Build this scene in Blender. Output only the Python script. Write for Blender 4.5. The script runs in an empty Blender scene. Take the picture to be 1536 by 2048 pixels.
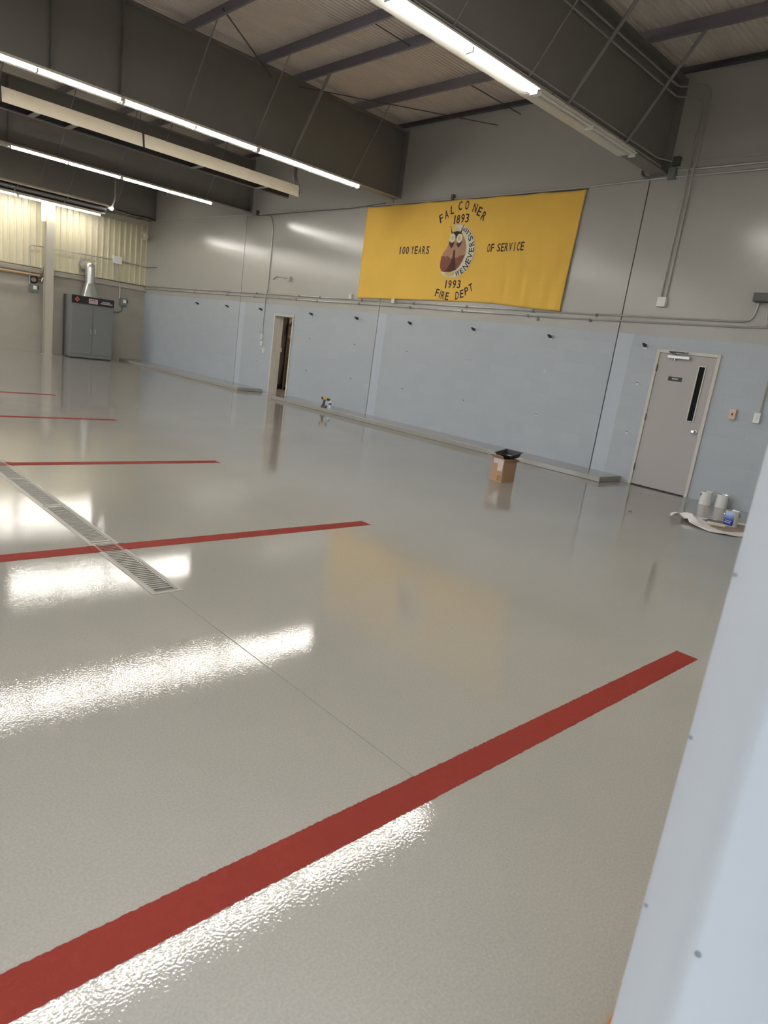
import bpy, math, random
from mathutils import Vector, Matrix
random.seed(7)
S = bpy.context.scene
COL = S.collection

# ------------------------------------------------------------------ camera
yaw, pit, rol = 0.78389299, -0.23122867, 0.1404291
fwd = Vector((math.sin(yaw)*math.cos(pit), math.cos(yaw)*math.cos(pit), math.sin(pit)))
rgt0 = Vector((math.cos(yaw), -math.sin(yaw), 0)); up0 = rgt0.cross(fwd)
rgt = rgt0*math.cos(rol) + up0*math.sin(rol)
up = -rgt0*math.sin(rol) + up0*math.cos(rol)
cd = bpy.data.cameras.new('camera'); cam = bpy.data.objects.new('camera', cd); COL.objects.link(cam)
cam.matrix_world = Matrix(((rgt.x, up.x, -fwd.x, 0), (rgt.y, up.y, -fwd.y, 0), (rgt.z, up.z, -fwd.z, 1.55), (0, 0, 0, 1)))
cd.sensor_fit = 'VERTICAL'; cd.sensor_height = 36; cd.sensor_width = 27
cd.lens = 1342.48/2048*36; cd.clip_start = 0.02; cd.clip_end = 200
cd.dof.use_dof = True; cd.dof.focus_distance = 11; cd.dof.aperture_fstop = 7.0
S.camera = cam

# ------------------------------------------------------------------ sky, exposure
W = bpy.data.worlds.new('sky'); S.world = W; W.use_nodes = True
bg = W.node_tree.nodes['Background']; bg.inputs[0].default_value = (.80, .895, 1, 1); bg.inputs[1].default_value = 3.4
S.view_settings.view_transform = 'Standard'; S.view_settings.look = 'None'
S.view_settings.exposure = 0.30; S.view_settings.gamma = 1; S.view_settings.use_curve_mapping = False
TUBE = 58.0                                             # radiance of a lit fluorescent tube
def portal(name, loc, rot, sx, sy):
    l = bpy.data.lights.new(name, 'AREA'); l.shape = 'RECTANGLE'; l.size = sx; l.size_y = sy
    l.cycles.is_portal = True
    o = bpy.data.objects.new(name, l); o.location = loc; o.rotation_euler = rot; COL.objects.link(o)
BAYS = [(1.6, 4.2), (4.6, 7.0), (7.4, 9.9), (10.4, 12.7), (13.2, 15.6), (16.2, 18.6), (19.4, 22.0)]       # raised overhead doors in the left wall (out of frame)
for i, (a, b) in enumerate(BAYS): portal('daylight_opening', (-9.05, (a+b)/2, 1.6), (0, -math.pi/2, 0), 3.2, b-a)
portal('daylight_doorway', (.23, .05, 1.15), (math.pi/2, 0, 0), 1.17, 2.3)
sl = bpy.data.lights.new('storeroom_lamp', 'AREA'); sl.shape = 'RECTANGLE'; sl.size = .3; sl.size_y = 1.2; sl.energy = 45; sl.color = (1, .88, .72)
so = bpy.data.objects.new('storeroom_lamp', sl); so.location = (12.5, 15.6, 2.68); COL.objects.link(so)
S.cycles.max_bounces = 8; S.cycles.diffuse_bounces = 5; S.cycles.sample_clamp_indirect = 6
S.cycles.caustics_reflective = False; S.cycles.caustics_refractive = False
S.cycles.use_denoising = True

# ------------------------------------------------------------------ materials
def nt(name):
    m = bpy.data.materials.new(name); m.use_nodes = True
    return m, m.node_tree.nodes, m.node_tree.links, m.node_tree.nodes['Principled BSDF']
def mat(name, c, rough=.5, metal=0, var=.06, scale=6, bump=0, bscale=80, coat=0, emit=0, ior=1.5):
    m, n, l, p = nt(name)
    tc = n.new('ShaderNodeNewGeometry'); no = n.new('ShaderNodeTexNoise'); no.inputs['Scale'].default_value = scale
    no.inputs['Detail'].default_value = 4; l.new(tc.outputs['Position'], no.inputs['Vector'])
    mx = n.new('ShaderNodeMix'); mx.data_type = 'RGBA'
    mx.inputs['A'].default_value = (*[max(0, v*(1-var)) for v in c], 1); mx.inputs['B'].default_value = (*[min(1, v*(1+var)) for v in c], 1)
    l.new(no.outputs['Fac'], mx.inputs['Factor']); l.new(mx.outputs['Result'], p.inputs['Base Color'])
    p.inputs['Roughness'].default_value = rough; p.inputs['Metallic'].default_value = metal; p.inputs['IOR'].default_value = ior
    if coat: p.inputs['Coat Weight'].default_value = coat; p.inputs['Coat Roughness'].default_value = .1
    if bump:
        b = n.new('ShaderNodeTexNoise'); b.inputs['Scale'].default_value = bscale; l.new(tc.outputs['Position'], b.inputs['Vector'])
        bn = n.new('ShaderNodeBump'); bn.inputs['Strength'].default_value = bump; bn.inputs['Distance'].default_value = .01
        l.new(b.outputs['Fac'], bn.inputs['Height']); l.new(bn.outputs['Normal'], p.inputs['Normal'])
    if emit: p.inputs['Emission Color'].default_value = (*c, 1); p.inputs['Emission Strength'].default_value = emit
    return m
def math_node(n, l, op, a, b=None, c=None):
    x = n.new('ShaderNodeMath'); x.operation = op
    for i, v in enumerate((a, b, c)):
        if v is None: continue
        if isinstance(v, (int, float)): x.inputs[i].default_value = v
        else: l.new(v, x.inputs[i])
    return x.outputs[0]

def epoxy(name, base, floor=True):
    m, n, l, p = nt(name)
    g = n.new('ShaderNodeNewGeometry'); sp = n.new('ShaderNodeSeparateXYZ'); l.new(g.outputs['Position'], sp.inputs[0])
    # colour: slow mottling from roller passes
    n1 = n.new('ShaderNodeTexNoise'); n1.inputs['Scale'].default_value = .7; n1.inputs['Detail'].default_value = 5
    l.new(g.outputs['Position'], n1.inputs['Vector'])
    n2 = n.new('ShaderNodeTexNoise'); n2.inputs['Scale'].default_value = 120; n2.inputs['Detail'].default_value = 2
    l.new(g.outputs['Position'], n2.inputs['Vector'])
    f = math_node(n, l, 'MULTIPLY_ADD', n2.outputs['Fac'], 1.1, math_node(n, l, 'MULTIPLY_ADD', n1.outputs['Fac'], .5, -.3))
    mx = n.new('ShaderNodeMix'); mx.data_type = 'RGBA'
    mx.inputs['A'].default_value = (*[v*.82 for v in base], 1); mx.inputs['B'].default_value = (*[v*1.18 for v in base], 1)
    l.new(f, mx.inputs['Factor']); l.new(mx.outputs['Result'], p.inputs['Base Color'])
    p.inputs['Roughness'].default_value = .055; p.inputs['IOR'].default_value = 1.55
    # relief: stipple left of the drain line (x < 1.78), smoother to the right
    w = n.new('ShaderNodeMapRange'); w.inputs['From Min'].default_value = 1.7; w.inputs['From Max'].default_value = 1.95
    w.inputs['To Min'].default_value = 1; w.inputs['To Max'].default_value = .65
    l.new(math_node(n, l, 'MULTIPLY_ADD', n1.outputs['Fac'], .5, math_node(n, l, 'SUBTRACT', sp.outputs[0], .25)), w.inputs['Value'])
    st = n.new('ShaderNodeTexNoise'); st.inputs['Scale'].default_value = 115; st.inputs['Detail'].default_value = .6
    l.new(g.outputs['Position'], st.inputs['Vector'])
    lo = n.new('ShaderNodeTexNoise'); lo.inputs['Scale'].default_value = 9; lo.inputs['Detail'].default_value = 2
    l.new(g.outputs['Position'], lo.inputs['Vector'])
    h = math_node(n, l, 'MULTIPLY_ADD', st.outputs['Fac'], w.outputs[0], math_node(n, l, 'MULTIPLY', lo.outputs['Fac'], .5))
    b = n.new('ShaderNodeBump'); b.inputs['Strength'].default_value = .5; b.inputs['Distance'].default_value = .00045
    if floor:   # normals tilt around the drain to move the lamp reflections; the slab stays flat
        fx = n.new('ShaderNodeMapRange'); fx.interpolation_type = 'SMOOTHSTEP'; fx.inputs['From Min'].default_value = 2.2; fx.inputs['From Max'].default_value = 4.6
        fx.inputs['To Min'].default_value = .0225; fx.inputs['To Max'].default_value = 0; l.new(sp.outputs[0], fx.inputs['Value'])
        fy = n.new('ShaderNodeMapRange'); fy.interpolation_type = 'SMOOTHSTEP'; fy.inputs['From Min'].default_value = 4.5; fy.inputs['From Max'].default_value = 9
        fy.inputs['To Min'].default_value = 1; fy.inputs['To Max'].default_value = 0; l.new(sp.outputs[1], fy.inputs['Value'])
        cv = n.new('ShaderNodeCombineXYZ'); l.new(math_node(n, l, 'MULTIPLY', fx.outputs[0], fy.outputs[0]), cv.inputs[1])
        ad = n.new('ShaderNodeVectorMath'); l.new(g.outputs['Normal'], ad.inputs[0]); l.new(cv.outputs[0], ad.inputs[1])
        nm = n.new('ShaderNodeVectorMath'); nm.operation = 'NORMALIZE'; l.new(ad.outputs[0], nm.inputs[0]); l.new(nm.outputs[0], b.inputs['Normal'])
    l.new(h, b.inputs['Height']); l.new(b.outputs['Normal'], p.inputs['Normal'])
    return m

def block(name, c, joint=True):
    m, n, l, p = nt(name)
    g = n.new('ShaderNodeNewGeometry'); sp = n.new('ShaderNodeSeparateXYZ'); l.new(g.outputs['Position'], sp.inputs[0])
    cb = n.new('ShaderNodeCombineXYZ')
    l.new(math_node(n, l, 'ADD', sp.outputs[0], sp.outputs[1]), cb.inputs[0]); l.new(sp.outputs[2], cb.inputs[1])
    br = n.new('ShaderNodeTexBrick'); br.inputs['Scale'].default_value = 1
    br.inputs['Brick Width'].default_value = .406; br.inputs['Row Height'].default_value = .203
    br.inputs['Mortar Size'].default_value = .005; br.inputs['Mortar Smooth'].default_value = .6
    br.inputs['Color1'].default_value = (*c, 1); br.inputs['Color2'].default_value = (*[v*.96 for v in c], 1)
    br.inputs['Mortar'].default_value = (*[v*.95 for v in c], 1)
    l.new(cb.outputs[0], br.inputs['Vector'])
    no = n.new('ShaderNodeTexNoise'); no.inputs['Scale'].default_value = 60; l.new(g.outputs['Position'], no.inputs['Vector'])
    mx = n.new('ShaderNodeMix'); mx.data_type = 'RGBA'; mx.blend_type = 'MULTIPLY'; mx.inputs['Factor'].default_value = .12
    l.new(br.outputs['Color'], mx.inputs['A']); l.new(no.outputs['Fac'], mx.inputs['B']); l.new(mx.outputs['Result'], p.inputs['Base Color'])
    h = math_node(n, l, 'MULTIPLY_ADD', br.outputs['Fac'], -1.0, math_node(n, l, 'MULTIPLY', no.outputs['Fac'], .5))
    b = n.new('ShaderNodeBump'); b.inputs['Strength'].default_value = .2; b.inputs['Distance'].default_value = .006
    l.new(h, b.inputs['Height']); l.new(b.outputs['Normal'], p.inputs['Normal'])
    p.inputs['Roughness'].default_value = .42
    return m

M = {}
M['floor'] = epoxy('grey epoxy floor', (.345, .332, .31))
M['curb'] = epoxy('grey epoxy kerb', (.345, .332, .31), False)
M['red'] = mat('red line paint', (.19, .028, .021), .75, var=.10, scale=30, bump=.2, bscale=90, ior=1.2)
M['blue'] = block('blue painted block', (.475, .52, .575))
M['bluesmooth'] = mat('blue smooth render', (.49, .54, .61), .4, var=.03)
M['beigeblock'] = block('greige painted block', (.42, .395, .34))
M['cream'] = mat('cream gloss wall paint', (.445, .435, .412), .19, var=.03, scale=2, bump=.04, bscale=20)
M['joint'] = mat('dark joint sealant', (.07, .07, .075), .8)
M['panel'] = mat('yellowed cream metal siding', (.68, .63, .46), .4, var=.04)
M['girt'] = mat('pale painted steel', (.50, .47, .40), .4)
M['brace'] = mat('dull brace paint', (.25, .24, .23), .7)
M['steel'] = mat('grey painted beam', (.215, .205, .19), .5, var=.06, scale=3)
M['purlin'] = mat('grey purple primer', (.23, .215, .25), .5)
M['deck'] = mat('galvanised roof deck', (.74, .68, .61), .5, var=.10, scale=3)
M['eave'] = mat('dark eave angle', (.09, .085, .09), .6)
M['conduit'] = mat('galvanised conduit', (.50, .50, .48), .38, .55)
M['conduit_paint'] = mat('conduit painted like the wall', (.42, .40, .365), .35)
M['dark_conduit'] = mat('weathered dark conduit', (.14, .14, .14), .5, .3)
M['white'] = mat('white enamel', (.86, .855, .83), .35)
M['fix'] = mat('fixture white enamel', (.72, .70, .63), .4)
M['tube_on'] = mat('lit fluorescent tube', (1, .965, .895), .3, var=0, emit=TUBE)
M['tube_off'] = mat('dead fluorescent tube', (.78, .77, .72), .25)
M['hood'] = mat('cream heater hood', (.62, .55, .43), .4)
M['hoodin'] = mat('heater interior with dark reflections', (.028, .028, .03), .55)  # near black stands in for dark reflections in the shiny liner; straps share it
M['pipe_gray'] = mat('dull flue pipe', (.25, .235, .235), .4, .4)
M['frame'] = mat('off white frame paint', (.62, .60, .54), .4)
M['door'] = mat('greige door paint', (.44, .415, .405), .42, var=.02)
M['black'] = mat('black plastic', (.012, .012, .014), .4)
M['glass_dark'] = mat('dark door glass', (.01, .01, .011), .3, ior=1.12)
M['chrome'] = mat('brushed chrome', (.72, .72, .72), .2, 1)
M['silver'] = mat('aluminium paint', (.75, .75, .75), .35, .5)
M['hook'] = mat('dark hook metal', (.05, .052, .055), .4, .5)
M['clip'] = mat('small zinc clip', (.55, .56, .58), .35, .6)
M['yellow'] = mat('yellow banner cloth', (.86, .54, .10), .85, var=.09, scale=1.6, bump=.15, bscale=250)
M['navy'] = mat('navy felt letters', (.03, .022, .045), .9)
M['brown_dark'] = mat('dark brown felt', (.085, .028, .025), .9)
M['brown_mid'] = mat('rust brown felt', (.22, .085, .06), .9)
M['tan'] = mat('tan felt', (.44, .26, .17), .9)
M['black_felt'] = mat('black felt', (.03, .02, .018), .9)
M['ivory'] = mat('ivory felt', (.76, .74, .60), .9)
M['eyegold'] = mat('pale gold felt', (.68, .52, .2), .9)
M['palegold'] = mat('pale straw felt', (.74, .62, .30), .9)
M['orange'] = mat('orange felt', (.75, .28, .06), .9)
M['cabinet'] = mat('slate grey cabinet steel', (.19, .195, .20), .45)
M['galv'] = mat('galvanised duct', (.62, .63, .63), .3, .85, var=.12, scale=14)
M['card'] = mat('corrugated cardboard', (.40, .25, .15), .8)
M['tape'] = mat('pale packing tape', (.62, .52, .50), .25)
M['ink'] = mat('black print', (.02, .018, .015), .8)
M['label_blue'] = None
M['wet_paint'] = mat('wet white paint', (.85, .84, .78), .12)
M['cloth'] = mat('white cotton cloth', (.86, .85, .84), .9)
M['drillyellow'] = mat('yellow tool plastic', (.65, .36, .03), .45)
M['bottle'] = mat('clear water bottle', (.72, .80, .85), .1)
M['capblue'] = mat('blue bottle label', (.02, .12, .3), .5)
M['copper'] = mat('copper pipe', (.50, .34, .21), .4, .3)
M['rust'] = mat('brown iron', (.10, .045, .03), .6)
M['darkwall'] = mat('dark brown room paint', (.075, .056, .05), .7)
M['shelf'] = mat('pale shelving', (.55, .45, .34), .6)
M['wood'] = mat('orange brown wood', (.34, .14, .05), .6, var=.2, scale=20)
M['jamb'] = mat('white painted jamb', (.35, .355, .36), .45, var=.02)
M['asphalt'] = mat('asphalt apron', (.12, .12, .12), .9)
M['pink'] = mat('pinkish cover plate', (.78, .56, .42), .5)
M['boxgrey'] = mat('dark grey enamel', (.075, .08, .078), .5)
M['boxlight'] = mat('light grey enamel', (.62, .62, .58), .45)
M['disconnect'] = mat('grey switch enamel', (.17, .19, .185), .5)
M['lampspot'] = mat('glowing burner lamp', (1, .97, .92), .3, var=0, emit=14)
def blue_label():
    m, n, l, p = nt('blue gradient can label')
    tc = n.new('ShaderNodeTexCoord'); sp = n.new('ShaderNodeSeparateXYZ'); l.new(tc.outputs['Generated'], sp.inputs[0])
    r = n.new('ShaderNodeValToRGB'); r.color_ramp.elements[0].color = (.008, .035, .34, 1); r.color_ramp.elements[1].color = (.45, .62, .88, 1)
    r.color_ramp.elements[0].position = .38; r.color_ramp.elements[1].position = .92
    l.new(sp.outputs[2], r.inputs[0]); l.new(r.outputs[0], p.inputs['Base Color']); p.inputs['Roughness'].default_value = .35
    return m
M['label_blue'] = blue_label()
def grate_mat():   # epoxy overspray on the grate; the red line was rolled straight across it
    m, n, l, p = nt('painted drain grate')
    g = n.new('ShaderNodeNewGeometry'); sp = n.new('ShaderNodeSeparateXYZ'); l.new(g.outputs['Position'], sp.inputs[0])
    acc = None
    for y in STRIPES:
        d = math_node(n, l, 'LESS_THAN', math_node(n, l, 'ABSOLUTE', math_node(n, l, 'SUBTRACT', sp.outputs[1], y)), .068)
        acc = d if acc is None else math_node(n, l, 'MAXIMUM', acc, d)
    mx = n.new('ShaderNodeMix'); mx.data_type = 'RGBA'; mx.inputs['A'].default_value = (.27, .26, .235, 1); mx.inputs['B'].default_value = (.19, .028, .021, 1)
    l.new(acc, mx.inputs['Factor']); l.new(mx.outputs['Result'], p.inputs['Base Color']); p.inputs['Roughness'].default_value = .3
    return m
STRIPES = [1.365, 4.385, 7.12, 10.18, 12.93]
M['grate'] = grate_mat()

# ------------------------------------------------------------------ mesh helpers
def wloc(o):
    v = Vector((0, 0, 0))
    while o is not None: v = v + o.location; o = o.parent
    return v
class MB:
    def __init__(s): s.v = []; s.f = []; s.mi = []; s.cur = 0
    def add(s, vs, fs):
        k = len(s.v); s.v += [tuple(v) for v in vs]
        for f in fs: s.f.append([k+i for i in f]); s.mi.append(s.cur)
        return s
    def box(s, x0, x1, y0, y1, z0, z1):
        return s.add([(x, y, z) for x in (x0, x1) for y in (y0, y1) for z in (z0, z1)],
                     [(0, 1, 3, 2), (4, 6, 7, 5), (0, 4, 5, 1), (2, 3, 7, 6), (0, 2, 6, 4), (1, 5, 7, 3)])
    def boxm(s, mtx, x0, x1, y0, y1, z0, z1):
        k = len(s.v); s.box(x0, x1, y0, y1, z0, z1)
        for i in range(k, len(s.v)): s.v[i] = tuple(mtx @ Vector(s.v[i]))
        return s
    def prism(s, poly, axis, a, b):          # polygon in the two other axes, extruded along axis
        n = len(poly)
        def P(p, t): return {'x': (t, p[0], p[1]), 'y': (p[0], t, p[1]), 'z': (p[0], p[1], t)}[axis]
        vs = [P(p, a) for p in poly] + [P(p, b) for p in poly]
        return s.add(vs, [list(range(n))[::-1], list(range(n, 2*n))] + [(i, (i+1) % n, n+(i+1) % n, n+i) for i in range(n)])
    def tube(s, pts, r, seg=8, cap=True):
        pts = [Vector(p) for p in pts]; n = len(pts); rr = r if isinstance(r, (list, tuple)) else [r]*n
        vs = []; ref = None
        for i, p in enumerate(pts):
            t = ((pts[min(i+1, n-1)]-p).normalized() + (p-pts[max(i-1, 0)]).normalized()).normalized()
            if ref is None: ref = Vector((0, 0, 1)) if abs(t.z) < .9 else Vector((1, 0, 0))
            u = (ref - t*ref.dot(t)).normalized(); w = t.cross(u); ref = u
            for k in range(seg):
                a = 2*math.pi*k/seg; vs.append(p + (u*math.cos(a) + w*math.sin(a))*rr[i])
        fs = [(i*seg+k, i*seg+(k+1) % seg, (i+1)*seg+(k+1) % seg, (i+1)*seg+k) for i in range(n-1) for k in range(seg)]
        if cap: fs += [list(range(seg))[::-1], list(range((n-1)*seg, n*seg))]
        return s.add(vs, fs)
    def lathe(s, prof, c, seg=24, axis='z', cap=True):     # profile (r, h)
        vs = []
        for r, h in prof:
            for k in range(seg):
                a = 2*math.pi*k/seg; q = (r*math.cos(a), r*math.sin(a))
                d = {'z': (q[0], q[1], h), 'x': (h, q[0], q[1]), 'y': (q[0], h, q[1])}[axis]
                vs.append((c[0]+d[0], c[1]+d[1], c[2]+d[2]))
        n = len(prof)
        fs = [(i*seg+k, i*seg+(k+1) % seg, (i+1)*seg+(k+1) % seg, (i+1)*seg+k) for i in range(n-1) for k in range(seg)]
        if cap: fs += [list(range(seg))[::-1], list(range((n-1)*seg, n*seg))]
        return s.add(vs, fs)
    def grid(s, fn, nu, nv):
        vs = [fn(i/nu, j/nv) for i in range(nu+1) for j in range(nv+1)]
        return s.add(vs, [(i*(nv+1)+j, (i+1)*(nv+1)+j, (i+1)*(nv+1)+j+1, i*(nv+1)+j+1) for i in range(nu) for j in range(nv)])
    def xf(s, mtx): s.v = [tuple(mtx @ Vector(v)) for v in s.v]; return s
    def build(s, name, m, parent=None, bevel=0, smooth=True, local=False, solid=0, recalc=True):
        me = bpy.data.meshes.new(name); off = wloc(parent) if (parent and not local) else Vector((0, 0, 0))
        me.from_pydata([tuple(Vector(v)-off) for v in s.v], [], s.f)
        for q in (m if isinstance(m, list) else [m]): me.materials.append(q)
        if any(s.mi): me.polygons.foreach_set('material_index', s.mi)
        if recalc:
            import bmesh
            bm = bmesh.new(); bm.from_mesh(me); bmesh.ops.recalc_face_normals(bm, faces=bm.faces); bm.to_mesh(me); bm.free()
        if smooth: me.shade_smooth(); me.set_sharp_from_angle(angle=math.radians(38))
        o = bpy.data.objects.new(name, me); COL.objects.link(o)
        if parent: o.parent = parent
        if bevel:
            b = o.modifiers.new('bevel', 'BEVEL'); b.width = bevel; b.segments = 2; b.limit_method = 'ANGLE'
        if solid:
            q = o.modifiers.new('solid', 'SOLIDIFY'); q.thickness = solid; q.offset = 0
        return o
def bend(pts, r=.06, n=5):        # round the corners of a path
    pts = [Vector(p) for p in pts]; out = [pts[0]]
    for i in range(1, len(pts)-1):
        a, b, c = pts[i-1], pts[i], pts[i+1]
        d1, d2 = (a-b), (c-b); rr = min(r, d1.length*.45, d2.length*.45)
        p, q = b+d1.normalized()*rr, b+d2.normalized()*rr
        for k in range(n+1):
            t = k/n; out.append(p*(1-t)**2 + b*2*t*(1-t) + q*t*t)
    out.append(pts[-1]); return out
def tag(o, label, cat, group=None, kind=None):
    o['label'] = label; o['category'] = cat
    if group: o['group'] = group
    if kind: o['kind'] = kind
    return o
def struct(o): o['kind'] = 'structure'; return o
def thing(name, loc, label, cat, group=None):
    o = bpy.data.objects.new(name, None); o.location = loc; o.empty_display_size = .1; COL.objects.link(o)
    return tag(o, label, cat, group)
def dup(root, loc, label):
    r = root.copy(); COL.objects.link(r); r.location = loc; r['label'] = label
    for ch in list(root.children):
        c = ch.copy(); COL.objects.link(c); c.parent = r
        for g in list(ch.children):
            d = g.copy(); COL.objects.link(d); d.parent = c
    return r

XW = 10.7; YF = 24.2; ZR = 6.33
# ------------------------------------------------------------------ the setting
# floor with the trench for the drain left open
TX0, TX1, TY0, TY1 = 1.705, 1.865, 3.52, 22.0
fm = MB()
for b in ((-9.2, TX0, -1, YF), (TX1, XW+.25, -1, YF), (TX0, 1.781, -1, TY0), (1.789, TX1, -1, TY0), (1.781, 1.789, TY0-.05, TY0), (1.781, 1.789, -1, 1.3), (TX0, TX1, TY1, YF)): fm.box(b[0], b[1], b[2], b[3], -.3, 0)
fm.box(1.781, 1.789, 1.3, TY0-.05, -.3, -.003)
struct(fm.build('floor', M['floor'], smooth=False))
gm = MB().box(-60, -9.2, -40, 60, -.3, -.03).box(-9.2, 60, -40, -1, -.3, -.03)
struct(gm.build('ground', M['asphalt'], smooth=False))
# right wall: lower block, upper panel, real open joints at the frames
D1 = (4.104, 5.10, 2.20); D2 = (15.03, 15.93, 2.155)
wm = MB(); ZB = 2.40
JO = [5.85, 11.80, 17.77]
def wallpiece(y0, y1, z0, z1, mi):
    wm.cur = mi; wm.box(XW, XW+.25, y0, y1, z0, z1)
segs = [(0, JO[0]-.010), (JO[0]+.010, JO[1]-.010), (JO[1]+.010, JO[2]-.010), (JO[2]+.010, YF)]
for k, (a, b) in enumerate(segs):
    wallpiece(a, b, ZB, ZR, 0)
    cut = [a, b]; st = (b-.27, b) if k < 3 else None
    def low(y0, y1, mi):
        for (da, db, dz) in (D1, D2):
            if y0 <= da and db <= y1:
                low(y0, da, mi); low(db, y1, mi); wallpiece(da, db, dz, ZB, mi); return
        wallpiece(y0, y1, 0, ZB, mi)
    if st: low(a, st[0], 1); low(st[0], st[1], 2)
    else: low(a, b, 1)
struct(wm.build('wall_right', [M['cream'], M['blue'], M['bluesmooth']], smooth=False, recalc=False))
jm = MB()
for y in JO: jm.box(XW+.012, XW+.2, y-.010, y+.010, 0, ZR)
struct(jm.build('trim_1', M['joint'], smooth=False))
# far wall: block below, ribbed siding above
WF = struct(MB().box(-9.2, XW+.25, YF, YF+.2, 0, 2.48).build('wall_far', M['beigeblock'], smooth=False))
prof = []; x = -9.2; P = .19
while x < XW:
    prof += [(x, YF+.02), (x+.115, YF+.02), (x+.135, YF-.02), (x+.17, YF-.02)]; x += P
prof = [p for p in prof if p[0] < XW] + [(XW, YF+.02)]
sd = MB(); n = len(prof)
sd.add([(a, b, 2.6) for a, b in prof] + [(a, b, ZR) for a, b in prof], [(i, i+1, n+i+1, n+i) for i in range(n-1)])
sd.build('siding', M['panel'], WF, smooth=False)
MB().box(-9.2, XW+.25, YF+.05, YF+.2, 2.48, ZR).build('backing', M['girt'], WF, smooth=False)
struct(MB().box(-9.2, XW, YF-.10, YF+.06, 2.48, 2.61).build('trim_2', M['girt'], bevel=.006))
struct(MB().box(-9.2, XW, YF-.06, YF-.02, 4.62, 4.80).build('trim_3', M['girt'], bevel=.004))
# left wall with the raised bay doors, near wall with the doorway the photograph is taken from
lw = MB(); ys = [0]
edges = [0.0] + [v for ab in BAYS for v in ab] + [YF]
for i in range(0, len(edges), 2): lw.box(-9.2, -9.0, edges[i], edges[i+1], 0, ZR)
for a, b in BAYS: lw.box(-9.2, -9.0, a, b, 3.2, ZR)
struct(lw.build('wall_left', M['cream'], smooth=False))
nw = MB().box(-9.2, -.36, .03, .235, 0, ZR).box(.86, XW+.25, .03, .235, 0, ZR).box(-.36, .86, .03, .235, 2.3, ZR)
struct(nw.build('wall_near', M['cream'], smooth=False))
# white metal jamb at the camera's right hand
jp = [(.815, .242), (.8135, .235), (.8125, .205), (.8105, .185), (.809, .174), (.8115, .165), (.822, .140), (.835, .10), (.850, .03), (.862, -.06), (.95, -.06), (.95, .242)]
jb = struct(MB().prism(jp, 'z', 0, 2.3).build('door_3', M['jamb'], bevel=0))
for (xx, yy, zz, r) in ((.8142, .238, .905, .0028), (.8142, .239, 1.15, .0026), (.8142, .239, 1.36, .0026), (.8112, .166, .892, .0042)):
    MB().lathe([(0.0005, -.002), (r, -.0015), (r*.9, .001), (.0005, .0015)], (xx, yy, zz), 10, 'x').build('screw', M['disconnect'], jb)
struct(MB().box(-.42, -.36, -.06, .242, 0, 2.36).box(-.36, .815, -.06, .242, 2.3, 2.36).build('trim_4', M['jamb']))
# roof deck: fine corrugations running across the building
dk = MB(); dy = 0.0; pf = []
while dy < YF: pf += [(dy, ZR), (dy+.028, ZR), (dy+.04, ZR+.022), (dy+.066, ZR+.022)]; dy += .078
pf.append((YF+.2, ZR)); n = len(pf)
dk.add([(-9.2, a, b) for a, b in pf] + [(XW+.25, a, b) for a, b in pf], [(i, i+1, n+i+1, n+i) for i in range(n-1)])
struct(dk.build('ceiling', M['deck'], smooth=False))
struct(MB().box(-9.2, XW+.25, 0, YF+.2, ZR+.05, ZR+.15).build('ceiling', M['girt'], smooth=False))
struct(MB().box(XW-.07, XW, .235, YF, 6.235, 6.25).box(XW-.012, XW, .235, YF, 6.25, ZR).build('trim_5', M['eave'], smooth=False))

# red lines on the floor
names = ['red floor line closest to the white jamb, in front of the drain', 'red floor line painted across the end of the trench drain', 'third red floor line back, ending short of the owl banner',
         'fourth red floor line back from the white jamb', 'red floor line deepest in the room, closest to the grey cabinet']
for y, L in zip(STRIPES, names):
    s = MB(); x0 = -7.5
    pieces = [(x0, 4.16)] if y < TY0 else [(x0, 1.66), (1.91, 4.16)]
    for a, b in pieces:
        n = int((b-a)/.009); lo = [(a+(b-a)*i/n, y-.067+random.uniform(-.0022, .0022)) for i in range(n+1)]; hi = [(a+(b-a)*i/n, y+.067+random.uniform(-.0022, .0022)) for i in range(n+1)]
        k = 2*(n+1)
        s.add([(p, q, .0015) for p, q in lo]+[(p, q, .0015) for p, q in hi]+[(p, q, 0) for p, q in lo]+[(p, q, 0) for p, q in hi],
              [(i, i+1, n+2+i, n+1+i) for i in range(n)]+[(k+i, k+i+1, i+1, i) for i in range(n)]+[(n+1+i, n+2+i, k+n+2+i, k+n+1+i) for i in range(n)]+[(0, n+1, k+n+1, k), (n, 2*n+1, k+2*n+1, k+n)])
    if y > TY0: s.box(1.66, 1.702, y-.068, y+.068, 0, .0045).box(1.868, 1.91, y-.068, y+.068, 0, .0045)
    tag(s.build('floor_stripe', M['red'], smooth=False), L, 'floor marking', 'red parking lines on the floor')

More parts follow.
